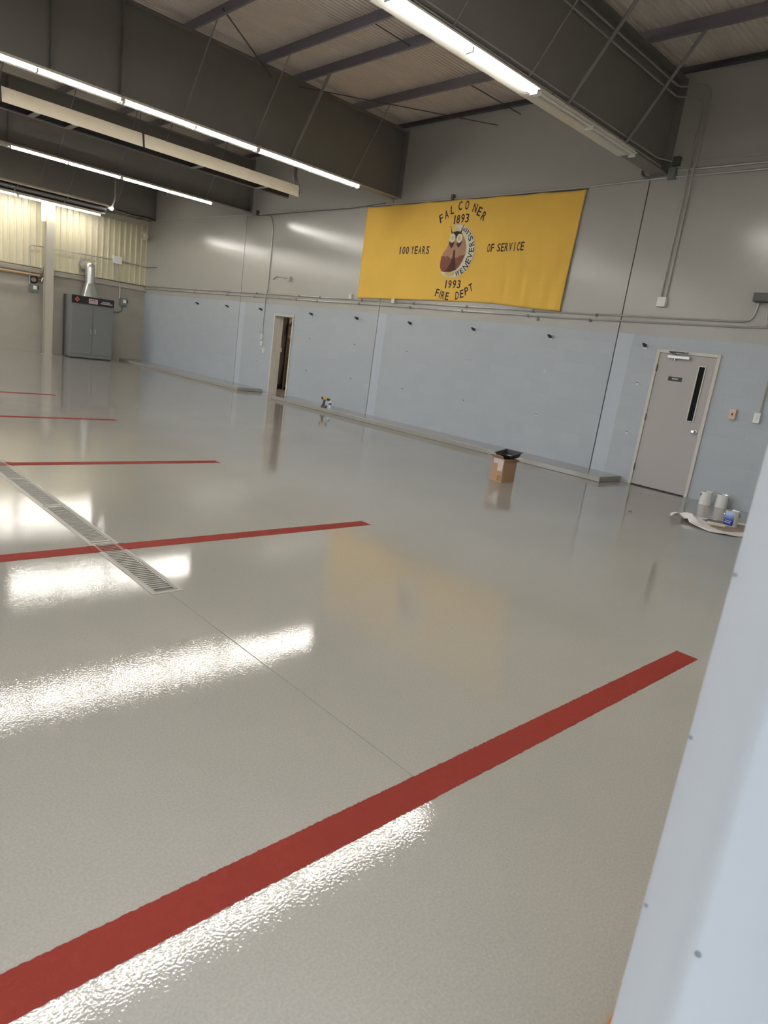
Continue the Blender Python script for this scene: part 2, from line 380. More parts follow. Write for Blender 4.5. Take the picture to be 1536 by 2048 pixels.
# trench drain
t = thing('trench_drain', (1.785, TY0, 0), 'long slotted trench drain in the grey floor, crossed by red lines', 'drain')
MB().box(TX0, TX1, TY0, TY1, -.16, -.15).box(TX0-.001, TX0+.002, TY0, TY1, -.15, -.03).box(TX1-.002, TX1+.001, TY0, TY1, -.15, -.03).build('channel', M['joint'], t, smooth=False)
MB().box(TX0-.018, TX0+.006, TY0-.03, TY1, -.02, .003).box(TX1-.006, TX1+.018, TY0-.03, TY1, -.02, .003).build('frame', M['grate'], t, bevel=.002)
MB().box(TX0, TX1, TY0-.03, TY0, -.02, .003).build('end_plate', M['grate'], t)
y = TY0+.012; GL = 1.0
while y < TY1-.1:
    g = MB(); y1 = min(y+GL-.014, TY1)
    g.box(TX0+.008, TX0+.018, y, y1, -.02, .001).box(TX1-.018, TX1-.008, y, y1, -.02, .001)
    g.box(TX0+.018, TX1-.018, y, y+(.006 if y < TY0+.1 else .028), -.02, .001).box(TX0+.018, TX1-.018, y1-.028, y1, -.02, .001)
    k = y+.04
    while k < y1-.04: g.box(TX0+.018, TX1-.018, k, k+.014, -.02, .001); k += .032
    g.build('grate', M['grate'], t, smooth=False); y += GL

# low kerbs along the right wall
tag(MB().box(9.995, XW, 5.25, 14.75, 0, .09).build('wall_curb', M['curb'], bevel=.008), 'long low grey curb along blue wall between the steel door and the open doorway', 'curb')
tag(MB().box(9.90, XW, 16.22, YF, 0, .09).build('wall_curb', M['curb'], bevel=.008), 'low grey curb along blue wall running from beyond the open doorway to the far corner', 'curb')

# ------------------------------------------------------------------ roof steel
BY = [5.70, 11.70, 17.70, 23.72]
bl = ['deep grey roof beam carrying the fixture with dead tubes, by the steel door', 'deep grey roof beam ending at the left edge of the owl banner',
      'deep grey roof beam above the third row of lights, beyond the cream heater', 'deep grey roof beam against the far ribbed wall']
ZB0, ZB1 = 4.82, 6.16
BEAMS = []
for y, L in zip(BY, bl):
    t = thing('roof_beam', (-9, y, ZB0), L, 'beam', 'deep roof beams'); BEAMS.append(t)
    MB().box(-9, XW-.02, y-.007, y+.007, ZB0+.018, ZB1-.018).build('web', M['steel'], t, smooth=False)
    MB().box(-9, XW-.02, y-.13, y+.13, ZB0, ZB0+.018).build('bottom_flange', M['steel'], t, smooth=False)
    MB().box(-9, XW-.02, y-.13, y+.13, ZB1-.018, ZB1).build('top_flange', M['steel'], t, smooth=False)
    for xs in (4.6, 3.58, 1.2, -1.2, -3.6): MB().box(xs-.006, xs+.006, y-.10, y+.10, ZB0+.018, ZB1-.018).build('stiffener', M['steel'], t, smooth=False)
    MB().box(XW-.02, XW, y-.14, y+.14, ZB0-.01, ZB1).build('end_plate', M['steel'], t, smooth=False)
PX = [9.42, 7.93, 7.08, 5.72, 4.3, 2.9, 1.5, .1]
ordn = ['first', 'second', 'third', 'fourth', 'fifth', 'sixth', 'seventh', 'eighth']
for i, x in enumerate(PX):
    z0, z1 = ZB1, ZR
    pr = [(x-.035, z0), (x+.006, z0), (x+.006, z1-.008), (x+.04, z1-.008), (x+.04, z1), (x-.002, z1), (x-.002, z0+.008), (x-.027, z0+.008), (x-.027, z0+.025), (x-.035, z0+.025)]
    tag(MB().prism(pr, 'y', .235, YF-.03).build('roof_purlin', M['purlin'], smooth=False), f'grey roof purlin under the deck, {ordn[i]} out from the owl banner wall', 'purlin', 'roof purlins')
# sway braces from the beams' bottom flanges up to the purlins
BR = [(9.42, 0, 1, .016), (7.93, 0, 1, .035), (7.08, 0, 1, .016), (5.72, 0, 1, .016)]
wh = {0: 'beam by the steel door', 1: 'beam by the banner', 2: 'third beam', 3: 'beam at the far wall'}
for bi, y in enumerate(BY):
    for i, x in enumerate(PX[:4] if bi == 1 else PX[:6]):
        r = .010
        if bi == 0 and i in (0, 1): r = .024
        if bi == 1 and i == 1: r = .028
        p0 = (x-.15 if bi == 0 and i else x-.1, y-.10, ZB0+.034); p1 = (x-.012, y-.90, ZB1+.02)
        m = MB().tube([p0, p1], r, 8)
        thick = 'thick' if r > .02 else 'thin'
        tag(m.build('sway_brace', M['brace']), f'{thick} brace from the {wh[bi]} to the {ordn[i]} purlin', 'brace', 'sloping braces under the roof')
        if bi < 1:
            pass
def rod(name, a, b, r, label, m='eave', cat='rod'): return tag(MB().tube([a, b], r, 6).build(name, M[m]), label, cat)
rod('tie_rod', (7.79, 11.56, 6.03), (XW, 9.16, 5.97), .009, 'long thin dark tie rod slanting from the second beam to the wall over the banner')
rod('tie_rod', (7.22, 11.56, 5.98), (5.63, 10.55, 6.2), .011, 'short thin dark tie rod from the second beam up to the fourth purlin')
rod('bridging_rod', (7.14, 8.81, 6.22), (7.93, 8.79, 6.19), .009, 'thin dark bridging rod between two purlins above the lit fixtures')
rod('bridging_rod', (9.43, 8.92, 6.22), (XW-.01, 8.66, 6.09), .010, 'thin dark bridging rod from the first purlin down to wall above the banner')

# ------------------------------------------------------------------ fluorescent fixtures
FX = [7.02, 4.58, 2.14, -.30, -2.74, -5.18, -7.62]; FL = 2.43
def fixture(lit, loc, label):
    t = thing('strip_light', loc, label, 'light fixture', 'fluorescent strip lights')
    z = 0
    MB().prism([(-.06, .06), (.045, .06), (.05, .032), (.20, .008), (.20, .003), (-.115, .008), (-.115, .012), (-.065, .032)], 'x', 0, FL-.01).build('housing', M['fix'], t, local=True)
    for h in (0, 1):
        for yy in (-.068, .0):
            a = (.028, 1.222)[h]; b = a + 1.175
            MB().tube([(a+.01, yy, -.016), (b-.01, yy, -.012)], .0128, 10).build('tube', M['tube_on'] if lit else M['tube_off'], t, local=True)
        for e in ((.028, 1.206), (1.224, 2.398))[h]:
            MB().box(e-.006, e+.006, -.085, .016, -.04, .016).build('socket', M['white'], t, local=True)
    for e in (.36, FL-.39): MB().box(e-.01, e+.01, -.02, .02, .06, .105).build('hanger', M['steel'], t, local=True)
    return t
rowname = ['under the beam closest to the steel door', 'under the beam ending at the banner edge', 'under the third beam', 'at the ribbed far wall', 'added out of view at the doorway wall']
on0 = off0 = None
for ri, y in enumerate(BY+[.62]):  # last row is added out of view to brighten the near floor and door
    for fi, x in enumerate(FX):
        if ri == 4 and fi < 1: continue
        lit = not ((ri == 0 and fi == 0) or (ri == 2 and fi == 2))
        if ri == 3: x -= .65
        st = 'lit' if lit else 'unlit'
        L = f'{st} strip light {rowname[ri]}, {ordn[fi]} from the blue wall'
        loc = (x, y-.155, 4.745) if ri != 3 else (x, y-.25, 4.56)
        if lit:
            if on0 is None: on0 = fixture(True, loc, L)
            else: dup(on0, loc, L)
        else:
            if off0 is None: off0 = fixture(False, loc, L)
            else: dup(off0, loc, L)
# conduits along the beams
def pipe(name, pts, r, label, m='conduit', cat='conduit', rad=.06, group=None, clips=None):
    o = MB().tube(bend(pts, rad), r, 8).build(name, M[m]); tag(o, label, cat, group)
    return o
def clip(o, pts, d=.02):
    for p in pts: MB().box(p[0]-d*.7, p[0]+d*.3, p[1]-d, p[1]+d, p[2]-d*1.3, p[2]+d*1.3).build('clip', M['dark_conduit'], o, smooth=False)
xw = XW-.022
for k, (z, yy, zend) in enumerate(((5.90, 5.24, 2.98), (6.04, 5.16, 2.98))):
    pipe('conduit', [(-2, 5.66, z), (xw-.03, 5.66, z), (xw-.02, yy+.1, z-.02), (xw, yy, z-.15), (xw, yy, 4.95), (xw-.035, yy, 4.85), (xw-.035, yy, 4.6), (xw, yy, 4.5), (xw, yy, zend)], .014,
         ['lower', 'upper'][k]+' conduit along the beam by the steel door, bending down wall to the white box', 'conduit_paint', rad=.10)
for k, z in enumerate((4.90, 4.96)):
    pipe('conduit', [(-2, 5.61-.0*k, z), (XW-.35, 5.61, z), (XW-.2, 5.61, 4.99), (XW-.03, 5.52, 4.99)] if k else [(-2, 5.585, z), (XW-.25, 5.585, z-.03)], .010,
         ['lower', 'upper'][k]+' thin conduit along the bottom of the beam by the steel door', 'conduit_paint')
pipe('conduit', [(9.46, 17.52, 4.79), (10.58, 17.52, 4.78), (XW-.02, 17.40, 4.72)], .018, 'pale conduit from the last lit light of the third row to the wall', 'conduit_paint')
pipe('conduit', [(9.46, 11.53, 4.80), (XW-.1, 11.53, 4.80)], .012, 'thin conduit from the last light of the second row towards the banner', 'conduit_paint')
pipe('cable', [(9.3, 23.50, 4.86), (9.8, 23.48, 4.80), (10.4, 23.5, 4.84), (XW-.03, 23.55, 4.80)], .016, 'dark cable along the farthest beam into the room corner', 'black', 'cable')

# ------------------------------------------------------------------ tube heaters
def heater(loc, L, prof, inner, label, tubepos, lip):
    t = thing('tube_heater', loc, label, 'heater', None)
    n = len(prof)
    m = MB(); m.cur = 0
    m.add([(0, a, b) for a, b in prof]+[(L, a, b) for a, b in prof], [(i, i+1, n+i+1, n+i) for i in range(n-1)])
    m.build('hood', M['hood'], t, local=True, smooth=False, solid=.004, recalc=False)
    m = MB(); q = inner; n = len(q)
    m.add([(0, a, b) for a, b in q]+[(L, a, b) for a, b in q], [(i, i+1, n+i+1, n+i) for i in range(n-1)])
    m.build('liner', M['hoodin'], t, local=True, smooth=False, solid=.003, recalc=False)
    MB().tube([(.02, *tubepos), (L-.02, *tubepos)], .05, 12).build('burner_tube', M['pipe_gray'], t, local=True)
    return t
# cream heater beyond the second beam: hood open downward
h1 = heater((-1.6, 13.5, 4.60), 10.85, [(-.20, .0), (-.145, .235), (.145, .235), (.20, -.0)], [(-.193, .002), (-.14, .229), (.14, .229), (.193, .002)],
            'long cream tube heater hanging beyond the second row of lights', (0, .10), True)
MB().box(-1.6, 9.25, 13.685, 13.72, 4.585, 4.61).build('rim', M['pipe_gray'], h1, smooth=False)
for x in (5.72, 3.35, .9):
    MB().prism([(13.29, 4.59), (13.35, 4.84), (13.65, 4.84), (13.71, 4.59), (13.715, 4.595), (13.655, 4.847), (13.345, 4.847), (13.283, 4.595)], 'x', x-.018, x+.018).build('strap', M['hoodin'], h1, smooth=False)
    MB().tube([(x, 13.5, 4.845), (x, 13.5, 6.3)], .006, 6).build('hanger_rod', M['steel'], h1)
for x in (8.4, 6.9, 4.5, 3.9, 2.4): MB().box(x-.05, x+.05, 13.3, 13.70, 4.588, 4.60).build('bracket', M['pipe_gray'], h1, smooth=False)
MB().tube(bend([(9.2, 13.5, 4.70), (9.36, 13.5, 4.70), (9.36, 13.5, 4.82), (9.23, 13.5, 5.02), (9.23, 13.5, 6.32)], .07), .05, 12).build('flue_pipe', M['pipe_gray'], h1)
# dark heater near the far wall: hood tilted towards the bay, interior visible
h2 = heater((-2.4, 21.62, 4.42), 10.7, [(-.14, .185), (.05, .26), (.24, .16), (.21, .01), (.17, .0)], [(-.135, .178), (.05, .252), (.232, .156), (.204, .015)],
            'long tilted tube heater with black underside in front of the far wall', (.06, .10), True)
MB().tube([(-2.4, 21.47, 4.60), (8.35, 21.47, 4.60)], .022, 8).build('rim', M['hood'], h2)
MB().prism([(21.775, 4.39), (21.84, 4.40), (21.835, 4.435), (21.785, 4.43)], 'x', -2.4, 8.3).build('lower_rim', M['hood'], h2, smooth=False)
for x in (2.4, 4.4, 5.85, 7.15): MB().tube([(x, 21.47, 4.585), (x-.02, 21.79, 4.42)], .014, 6).build('bracket', M['pipe_gray'], h2)
MB().lathe([(.001, 0), (.05, .005), (.055, .06), (.03, .09), (.001, .092)], (8.33, 21.50, 4.56), 12, 'x').build('burner_lamp', M['lampspot'], h2)
MB().tube(bend([(8.3, 21.62, 4.56), (8.42, 21.60, 4.60), (8.49, 21.55, 4.85), (8.49, 21.55, 6.32)], .06), .035, 10).build('flue_pipe', M['pipe_gray'], h2)

# ------------------------------------------------------------------ far wall furniture
cm = MB().box(7.28, 7.52, 23.74, 23.752, 0, 4.82).box(7.28, 7.52, 23.94, 23.952, 0, 4.82).box(7.392, 7.408, 23.752, 23.94, 0, 4.82)
t = thing('steel_column', (7.4, 23.85, 0), 'pale steel column standing against the far wall, left of the grey cabinet', 'column')
cm.build('shaft', M['girt'], t, smooth=False)
MB().box(7.24, 7.56, 23.70, 23.99, 0, .014).build('base_plate', M['girt'], t, smooth=False)
MB().box(7.12, 7.278, 23.76, 23.772, 4.02, 4.62).build('gusset', M['girt'], t, smooth=False)
# cabinet
CX0, CX1, CY0, CY1 = 7.96, 9.31, 23.36, 24.09
t = thing('drying_cabinet', ((CX0+CX1)/2, (CY0+CY1)/2, 0), 'tall dark grey two door drying cabinet with black header, under a silver duct', 'cabinet')
MB().box(CX0, CX1, CY0+.02, CY1-.12, .03, 1.98).build('body', M['cabinet'], t, bevel=.004)
MB().box(CX0+.03, CX1-.03, CY0+.06, CY1-.2, 0, .03).build('plinth', M['black'], t)
MB().box(CX0-.012, CX1, CY1-.14, CY1, .02, 1.98).build('back_duct', M['boxgrey'], t)
for k, (a, b) in enumerate(((CX0+.015, 8.627), (8.635, CX1-.015))):
    d = MB().box(a, b, CY0, CY0+.022, .14, 1.68).build('door', M['cabinet'], t, bevel=.004)
    hx = 8.565 if k == 0 else 8.70
    MB().tube(bend([(hx, CY0, .99), (hx, CY0-.05, .985), (hx+(.012 if k else .012), CY0-.05, .80), (hx+.01, CY0, .795)], .03), .012, 8).build('handle', M['chrome'], d)
hd = MB().box(CX0, CX1, CY0-.004, CY0+.03, 1.74, 1.985).build('header_panel', M['black'], t)
MB().prism([(8.05, 1.86), (8.125, 1.78), (8.20, 1.86), (8.125, 1.94)], 'y', CY0-.008, CY0-.004).build('logo_diamond', mat('orange red decal', (.65, .12, .05), .5), hd, smooth=False)
MB().prism([(8.085, 1.86), (8.105, 1.84), (8.125, 1.855), (8.15, 1.82), (8.17, 1.845), (8.15, 1.87), (8.125, 1.895), (8.105, 1.875)], 'y', CY0-.011, CY0-.008).build('logo_mark', M['ink'], hd, smooth=False)
MB().box(8.485, 8.775, CY0-.010, CY0-.004, 1.775, 1.93).build('control_panel', mat('pale pink panel', (.50, .36, .36), .5), hd, smooth=False)
MB().box(8.57, 8.61, CY0-.018, CY0-.010, 1.875, 1.90).box(8.65, 8.69, CY0-.018, CY0-.010, 1.875, 1.90).build('control_switch', M['ink'], hd, smooth=False)
m = MB(); random.seed(3)
for row, (za, xa, xb) in enumerate(((1.86, 8.92, 9.17), (1.81, 8.87, 9.24))):
    x = xa
    while x < xb:
        w = random.uniform(.012, .022); m.box(x, x+w, CY0-.007, CY0-.004, za, za+.034); x += w+.007
m.build('header_lettering', M['boxlight'], hd, smooth=False)
# exhaust duct
t = thing('exhaust_duct', (8.66, 23.75, 1.985), 'silver exhaust duct rising from the grey cabinet and elbowing into the siding', 'duct')
MB().add([(8.42, 23.55, 1.985), (8.90, 23.55, 1.985), (8.90, 23.95, 1.985), (8.42, 23.95, 1.985)] +
         [(8.655+.145*math.cos(a), 23.78+.145*math.sin(a), 2.42) for a in [i*math.pi/8-3*math.pi/4 for i in range(16)]],
         [[3, 2, 1, 0]] + [(k, 4+4*k, 4+4*k+1) for k in range(4)] + [(k, 4+4*k+1, 4+4*k+2) for k in range(4)] + [(k, 4+4*k+2, (k+1) % 4) for k in range(4)] +
         [(4+4*k+2, 4+4*k+3, (k+1) % 4) for k in range(4)] + [(4+4*k+3, 4+(4*k+4) % 16, (k+1) % 4) for k in range(4)]).build('transition', M['galv'], t)
MB().tube([(8.655, 23.78, 2.40), (8.655, 23.78, 2.80)], .145, 20).build('pipe', M['galv'], t)
MB().tube(bend([(8.655, 23.78, 2.78), (8.655, 23.78, 2.97), (8.565, 24.12, 2.97)], .17, 8), .147, 20).build('elbow', M['galv'], t)
MB().lathe([(.15, 0), (.19, 0), (.19, -.02), (.15, -.02)], (8.57, 24.14, 2.97), 20, 'y').build('wall_collar', M['galv'], t)
# electrics on the far wall
yw = YF-.045
pipe('conduit', [(6.93, yw-.03, 2.10), (6.93, yw-.03, 2.9), (6.90, yw-.03, 3.3), (7.2, yw-.03, 3.30), (9.5, yw-.03, 3.33)], .017, 'conduit looping from the left switch box up and along the ribbed siding', 'conduit', rad=.16)
pipe('conduit', [(9.8, yw-.03, 3.33), (XW-.03, yw-.03, 3.30), (XW-.03, 23.25, 3.30)], .017, 'conduit stub from the white box around the corner onto the right wall', 'conduit', rad=.05)
MB()
tag(MB().box(9.5, 9.8, YF-.13, YF-.02, 3.22, 3.46).build('junction_box', M['white'], bevel=.006), 'white square junction box on the ribbed siding above the cabinet', 'junction box')
pipe('conduit', [(9.62, yw-.05, 3.22), (9.62, yw-.05, 2.95), (9.78, yw-.05, 2.62), (9.78, yw-.05, 2.10)], .022, 'conduit dropping from the white box to the right switch box', 'conduit', rad=.08)
for xx, nm, bx in ((7.05, 'left of the pale column', .12), (9.93, 'right of the grey cabinet', .12)):
    t = thing('disconnect_switch', (xx, YF-.06, 1.9), 'grey safety switch box on block wall '+nm, 'switch box', 'grey switch boxes on the far wall')
    MB().box(xx-bx, xx+bx, YF-.12, YF, 1.88, 2.14).build('enclosure', M['disconnect'], t, bevel=.006)
    MB().box(xx-.03, xx+.075, YF-.126, YF-.12, 1.97, 2.08).build('label_plate', M['white'], t, smooth=False)
    MB().box(xx+bx, xx+bx+.03, YF-.10, YF-.06, 1.98, 2.10).build('lever', M['black'], t)
pipe('cable', [(9.90, yw-.02, 1.88), (9.90, yw-.04, 1.68), (9.70, yw-.04, 1.62), (9.38, yw-.1, 1.66)], .018, 'grey flexible cable from the right switch box to the cabinet', 'disconnect', 'cable', rad=.12)
pipe('copper_pipe', [(-3, YF-.15, 2.40), (7.20, YF-.15, 2.40)], .038, 'copper coloured pipe along the top of the far block wall', 'copper', 'pipe')
pipe('air_pipe', [(-3, YF-.13, 2.635), (7.26, YF-.13, 2.635)], .018, 'dark pipe above the copper pipe on the far wall', 'dark_conduit', 'pipe')
pipe('air_pipe', [(7.53, YF-.13, 2.635), (9.4, YF-.13, 2.65), (XW-.03, YF-.12, 2.64)], .018, 'dark pipe along the sill of the ribbed siding behind the duct', 'dark_conduit', 'pipe')
t = thing('valve_assembly', (7.25, YF-.15, 2.30), 'brown pipe valve at the end of the copper pipe', 'valve')
MB().tube(bend([(7.18, YF-.15, 2.40), (7.30, YF-.16, 2.36), (7.33, YF-.16, 2.70)], .04), .035, 10).build('body', M['rust'], t)
MB().tube([(7.18, YF-.16, 2.26), (7.36, YF-.17, 2.34)], .028, 8).build('drain_cock', M['rust'], t)
MB().tube([(7.24, YF-.2, 2.24), (7.28, YF-.2, 2.36)], .02, 8).build('handle', M['white'], t)
cpts = [(7.05+.11*math.cos(a), YF-.06, 2.27+.105*math.sin(a)) for a in [i*math.pi/10 for i in range(21)]]
tag(MB().tube(cpts, .028, 8).build('hose_coil', M['black']), 'small black coiled hose above the left switch box', 'hose')
# horn speaker in the corner
t = thing('horn_speaker', (10.42, YF-.12, 4.27), 'round cream horn speaker in the top corner of the far wall', 'speaker')
dr = Vector((-.55, -.75, -.3)).normalized(); q = dr.to_track_quat('Z', 'Y').to_matrix().to_4x4(); c0 = Vector((10.50, YF-.24, 4.31))
MB().lathe([(.001, .03), (.025, .05), (.03, .06), (.06, .05), (.09, .075), (.125, .12), (.14, .125), (.138, .118), (.10, .06), (.06, .0), (.05, -.10), (.001, -.11)], (0, 0, 0), 24).xf(Matrix.Translation(c0) @ q).build('horn', M['hood'], t)
MB().lathe([(.001, .062), (.022, .06), (.022, .05), (.001, .05)], (0, 0, 0), 16).xf(Matrix.Translation(c0) @ q).build('centre_plug', M['white'], t)
MB().tube([tuple(c0), (10.56, YF-.02, 4.22)], .025, 8).build('bracket', M['black'], t)

# ------------------------------------------------------------------ right wall: conduits, boxes
for k, z in enumerate((2.655, 2.565)):
    far = [(XW-.03, YF-.12, z), ]
    end = [(xw, 4.02, z+.035), (xw, 3.80, z+.06), (xw, 3.77, 2.96)] if k == 0 else [(xw, 3.86, z+.055), (xw, 3.50, z+.07), (xw, 3.42, 2.9)]
    o = pipe('conduit', far+[(xw, 12.8, z), (xw, 7, z+.005)]+end, .013, ['upper', 'lower'][k]+' of the two conduits running the length of the wall above the blue paint', 'conduit', rad=.2, group=None)
    clip(o, [(xw, yy+.1*k, z) for yy in (6.3, 7.6, 9.2, 10.7, 12.4, 14.0, 14.9, 16.9, 18.4, 20.4)])
pipe('conduit', [(XW-.02, YF-.2, 4.80), (xw, 20, 4.78), (xw, 17.5, 4.74), (xw, 12.1, 4.715), (xw, 9, 4.715), (xw, 7, 4.73), (xw, 5.62, 4.77), (xw, 1, 4.78)], .015, 'conduit along the top of the light wall, over the banner', 'conduit')
pipe('cable', [(xw, 17.2, 4.70), (xw-.02, 15.0, 4.70), (xw-.02, 13.2, 4.69), (xw-.02, 12.0, 4.74)], .010, 'thin sagging cable beside the top conduit left of the banner', 'dark_conduit', 'cable')
pipe('conduit', [(xw, 5.42, 4.86), (xw, 1, 4.87)], .017, 'upper heavy conduit right of the end of the beam by the steel door', 'conduit')
pipe('conduit', [(xw, 5.40, 4.98), (xw, 1, 4.99)], .009, 'topmost thin conduit right of the end of the beam by the steel door', 'conduit_paint')
pipe('conduit', [(xw, 5.58, 4.83), (xw, 5.92, 4.79), (xw, 6.02, 4.86), (xw, 5.98, 4.98)], .015, 'hooked conduit stub beside the end of the beam by the steel door', 'dark_conduit', rad=.12)
for nm, (yy, zz, w, h), m, lb in (('junction_box', (5.46, 4.99, .055, .065), 'boxgrey', 'upper dark junction box at the end of the beam by the steel door'), ('junction_box', (5.49, 4.815, .06, .085), 'disconnect', 'lower grey junction box at the end of the beam by the steel door on conduit'),
                             ('junction_box', (5.20, 2.915, .07, .075), 'white', 'white box at the foot of two conduits, above the steel door'),
                             ('junction_box', (10.0, 4.745, .03, .05), 'boxgrey', 'tiny dark clip box on the conduit above the banner'),
                             ('junction_box', (15.38, 3.07, .06, .06), 'cream', 'cream box at the end of the short curved conduit'),
                             ('junction_box', (12.80, 2.715, .05, .06), 'boxlight', 'pale box at the lower left corner of the banner'),
                             ('junction_box', (11.32, 2.675, .05, .05), 'boxlight', 'pale box under the left half of the banner'),
                             ('junction_box', (17.2, 4.77, .04, .06), 'boxgrey', 'small dark box at the end of the third beam on conduit')):
    tag(MB().box(XW-.07, XW, yy-w, yy+w, zz-h, zz+h).build(nm, M[m], bevel=.006), lb, 'junction box')
t = thing('transformer_box', (XW-.06, 3.55, 2.96), 'dark grey box high on the wall at the right edge', 'junction box')
MB().box(XW-.14, XW, 3.30, 3.83, 2.97, 3.09).build('enclosure', M['boxgrey'], t, bevel=.005)
MB().box(XW-.145, XW-.14, 3.32, 3.81, 2.985, 3.075).build('cover', M['boxgrey'], t, bevel=.002)
pipe('conduit', [(xw, 17.3, 4.69), (xw, 16.50, 4.65), (xw, 16.38, 4.3), (xw, 16.39, 2.75), (xw-.03, 16.40, 2.65), (xw-.03, 16.42, 2.52), (xw, 16.45, 2.44), (xw, 16.45, 1.55)], .014, 'vertical conduit left of the open doorway dropping to a switch box', 'conduit', rad=.1)
pipe('conduit', [(xw, 15.42, 3.07), (xw, 16.02, 3.13), (xw, 16.16, 3.05)], .018, 'short curved cream conduit above the open doorway', 'cream', rad=.14)
def small_box(yy, zz, w, h, label, m='white', nm='switch_box', hole=False, cat='switch'):
    t = thing(nm, (XW, yy, zz), label, cat)
    MB().box(XW-.05, XW, yy-w, yy+w, zz-h, zz+h).build('body', M[m], t, bevel=.005)
    if hole: MB().box(XW-.056, XW-.05, yy-w*.22, yy+w*.22, zz-h*.2, zz+h*.2).build('socket', M['ink'], t, smooth=False)
    else: MB().box(XW-.06, XW-.05, yy-.008, yy+.008, zz-.02, zz+.02).build('toggle', M[m], t, smooth=False)
small_box(16.45, 1.50, .05, .07, 'grey switch box at the foot of the vertical conduit', 'boxlight')
small_box(16.42, 1.33, .05, .055, 'white outlet plate below the grey switch box', 'white', 'outlet', True, 'outlet')
small_box(16.30, 1.14, .022, .06, 'narrow white plate low beside the open doorway', 'white', 'wall_plate')
small_box(16.58, 1.655, .018, .018, 'tiny white knob left of the vertical conduit', 'white', 'wall_button', False, 'button')
small_box(3.40, 1.37, .045, .075, 'white switch box at the foot of the conduit by the jamb', 'white')
small_box(3.74, 1.37, .045, .075, 'peach coloured cover plate right of the steel door', 'pink', 'cover_plate', True, 'outlet')
pipe('conduit', [(xw, 3.38, 1.44), (xw, 3.38, 2.97)], .012, 'vertical conduit at far right, down to the white switch', 'conduit_paint')
tag(MB().box(XW-.012, XW, 7.46, 7.50, 2.49, 2.56).box(XW-.006, XW, 7.43, 7.46, 2.50, 2.515).build('wall_hook', M['dark_conduit'], smooth=False), 'tiny dark hook on the cream wall below the banner', 'hook')
tag(MB().tube(bend([(xw, 3.57, 2.86), (xw, 3.60, 2.66), (xw, 3.63, 2.84)], .02), .007, 6).build('wire_loop', M['boxlight']), 'thin pale wire loop under the dark box at far right', 'wire')

# gear hooks: three rows of nine
HY = [20.22, 18.40, 16.60, 14.27, 12.49, 10.71, 8.92, 7.13, 5.32]
def big_hook(loc, label):
    t = thing('coat_hook', loc, label, 'hook', 'gear hooks on the blue wall')
    MB().box(-.008, 0, -.03, .03, -.055, .035).build('plate', M['clip'], t, bevel=.002, local=True)
    MB().prism([(-.008, .02), (-.10, .032), (-.112, .026), (-.112, .018), (-.09, .002), (-.04, -.028), (-.008, -.032)], 'y', -.018, .018).build('arm', M['hook'], t, bevel=.004, local=True)
    return t
def small_hook(loc, label):
    t = thing('wall_clip', loc, label, 'clip', 'small clips on the blue wall')
    MB().box(-.006, 0, -.02, .02, -.03, .03).build('plate', M['clip'], t, bevel=.002, local=True)
    MB().prism([(-.006, .018), (-.035, .022), (-.045, .014), (-.03, .004), (-.006, .0)], 'y', -.010, .010).build('lip', M['clip'], t, bevel=.002, local=True)
    return t
hb = hs = None
for i, y in enumerate(reversed(HY)):
    L = f'dark hook in the top row on the blue wall, {ordn[i] if i < 8 else "ninth"} from the steel door'
    loc = (XW, y, 2.235); hb = big_hook(loc, L) if hb is None else (dup(hb, loc, L), hb)[1]
    for z, rn in ((1.63, 'middle'), (.825, 'lowest')):
        L = f'small metal clip in the {rn} row on the blue wall, {ordn[i] if i < 8 else "ninth"} from the steel door'
        loc = (XW, y, z); hs = small_hook(loc, L) if hs is None else (dup(hs, loc, L), hs)[1]

# ------------------------------------------------------------------ steel door (door_1)
a, b, zt = D1
d1 = struct(MB().box(XW-.03, XW+.2, a, a+.05, 0, zt).box(XW-.03, XW+.2, b-.05, b, 0, zt).box(XW-.03, XW+.2, a+.05, b-.05, zt-.05, zt).build('door_1', M['frame'], bevel=.003))
MB().box(XW+.06, XW+.2, a+.05, b-.05, -.002, .004).build('threshold', M['black'], d1, smooth=False)
MB().box(XW+.12, XW+.2, a+.05, b-.05, 0, zt-.05).build('stop', M['black'], d1, smooth=False)
gy0, gy1, gz0, gz1 = 4.292, 4.39, 1.165, 2.0
leaf = MB(); x0, x1 = XW-.012, XW+.033; ly0, ly1, lz0, lz1 = a+.053, b-.053, .018, zt-.053
for bx in ((ly0, gy0, lz0, lz1), (gy1, ly1, lz0, lz1), (gy0, gy1, lz0, gz0), (gy0, gy1, gz1, lz1)): leaf.box(x0, x1, bx[0], bx[1], bx[2], bx[3])
lf = leaf.build('door_leaf', M['door'], d1, smooth=False)
MB().box(x0+.006, x0+.012, gy0, gy1, gz0, gz1).build('glass', M['glass_dark'], lf, smooth=False)
fr = MB()
for bx in ((gy0-.012, gy0+.006, gz0-.012, gz1+.012), (gy1-.006, gy1+.012, gz0-.012, gz1+.012), (gy0, gy1, gz0-.012, gz0+.006), (gy0, gy1, gz1-.006, gz1+.012)): fr.box(x0-.012, x0, *bx)
fr.build('glazing_bead', M['frame'], lf, smooth=False)
MB().lathe([(.001, 0), (.036, 0), (.036, -.008), (.015, -.012), (.013, -.045), (.028, -.052), (.032, -.07), (.022, -.084), (.001, -.086)], (x0, 4.232, 1.02), 20, 'x').build('knob', M['chrome'], lf)
sg = MB().box(x0-.004, x0, 4.61, 4.83, 1.735, 1.80).build('sign_plate', M['black'], lf, smooth=False)
m = MB(); k = 4.765
for i in range(6): m.box(x0-.0055, x0-.004, k-.011, k, 1.760, 1.781); k -= .016
m.build('sign_lettering', M['boxlight'], sg, smooth=False)
cl = MB().box(x0-.06, x0-.004, 4.545, 4.895, 2.075, 2.125).build('closer_body', M['silver'], lf, bevel=.008)
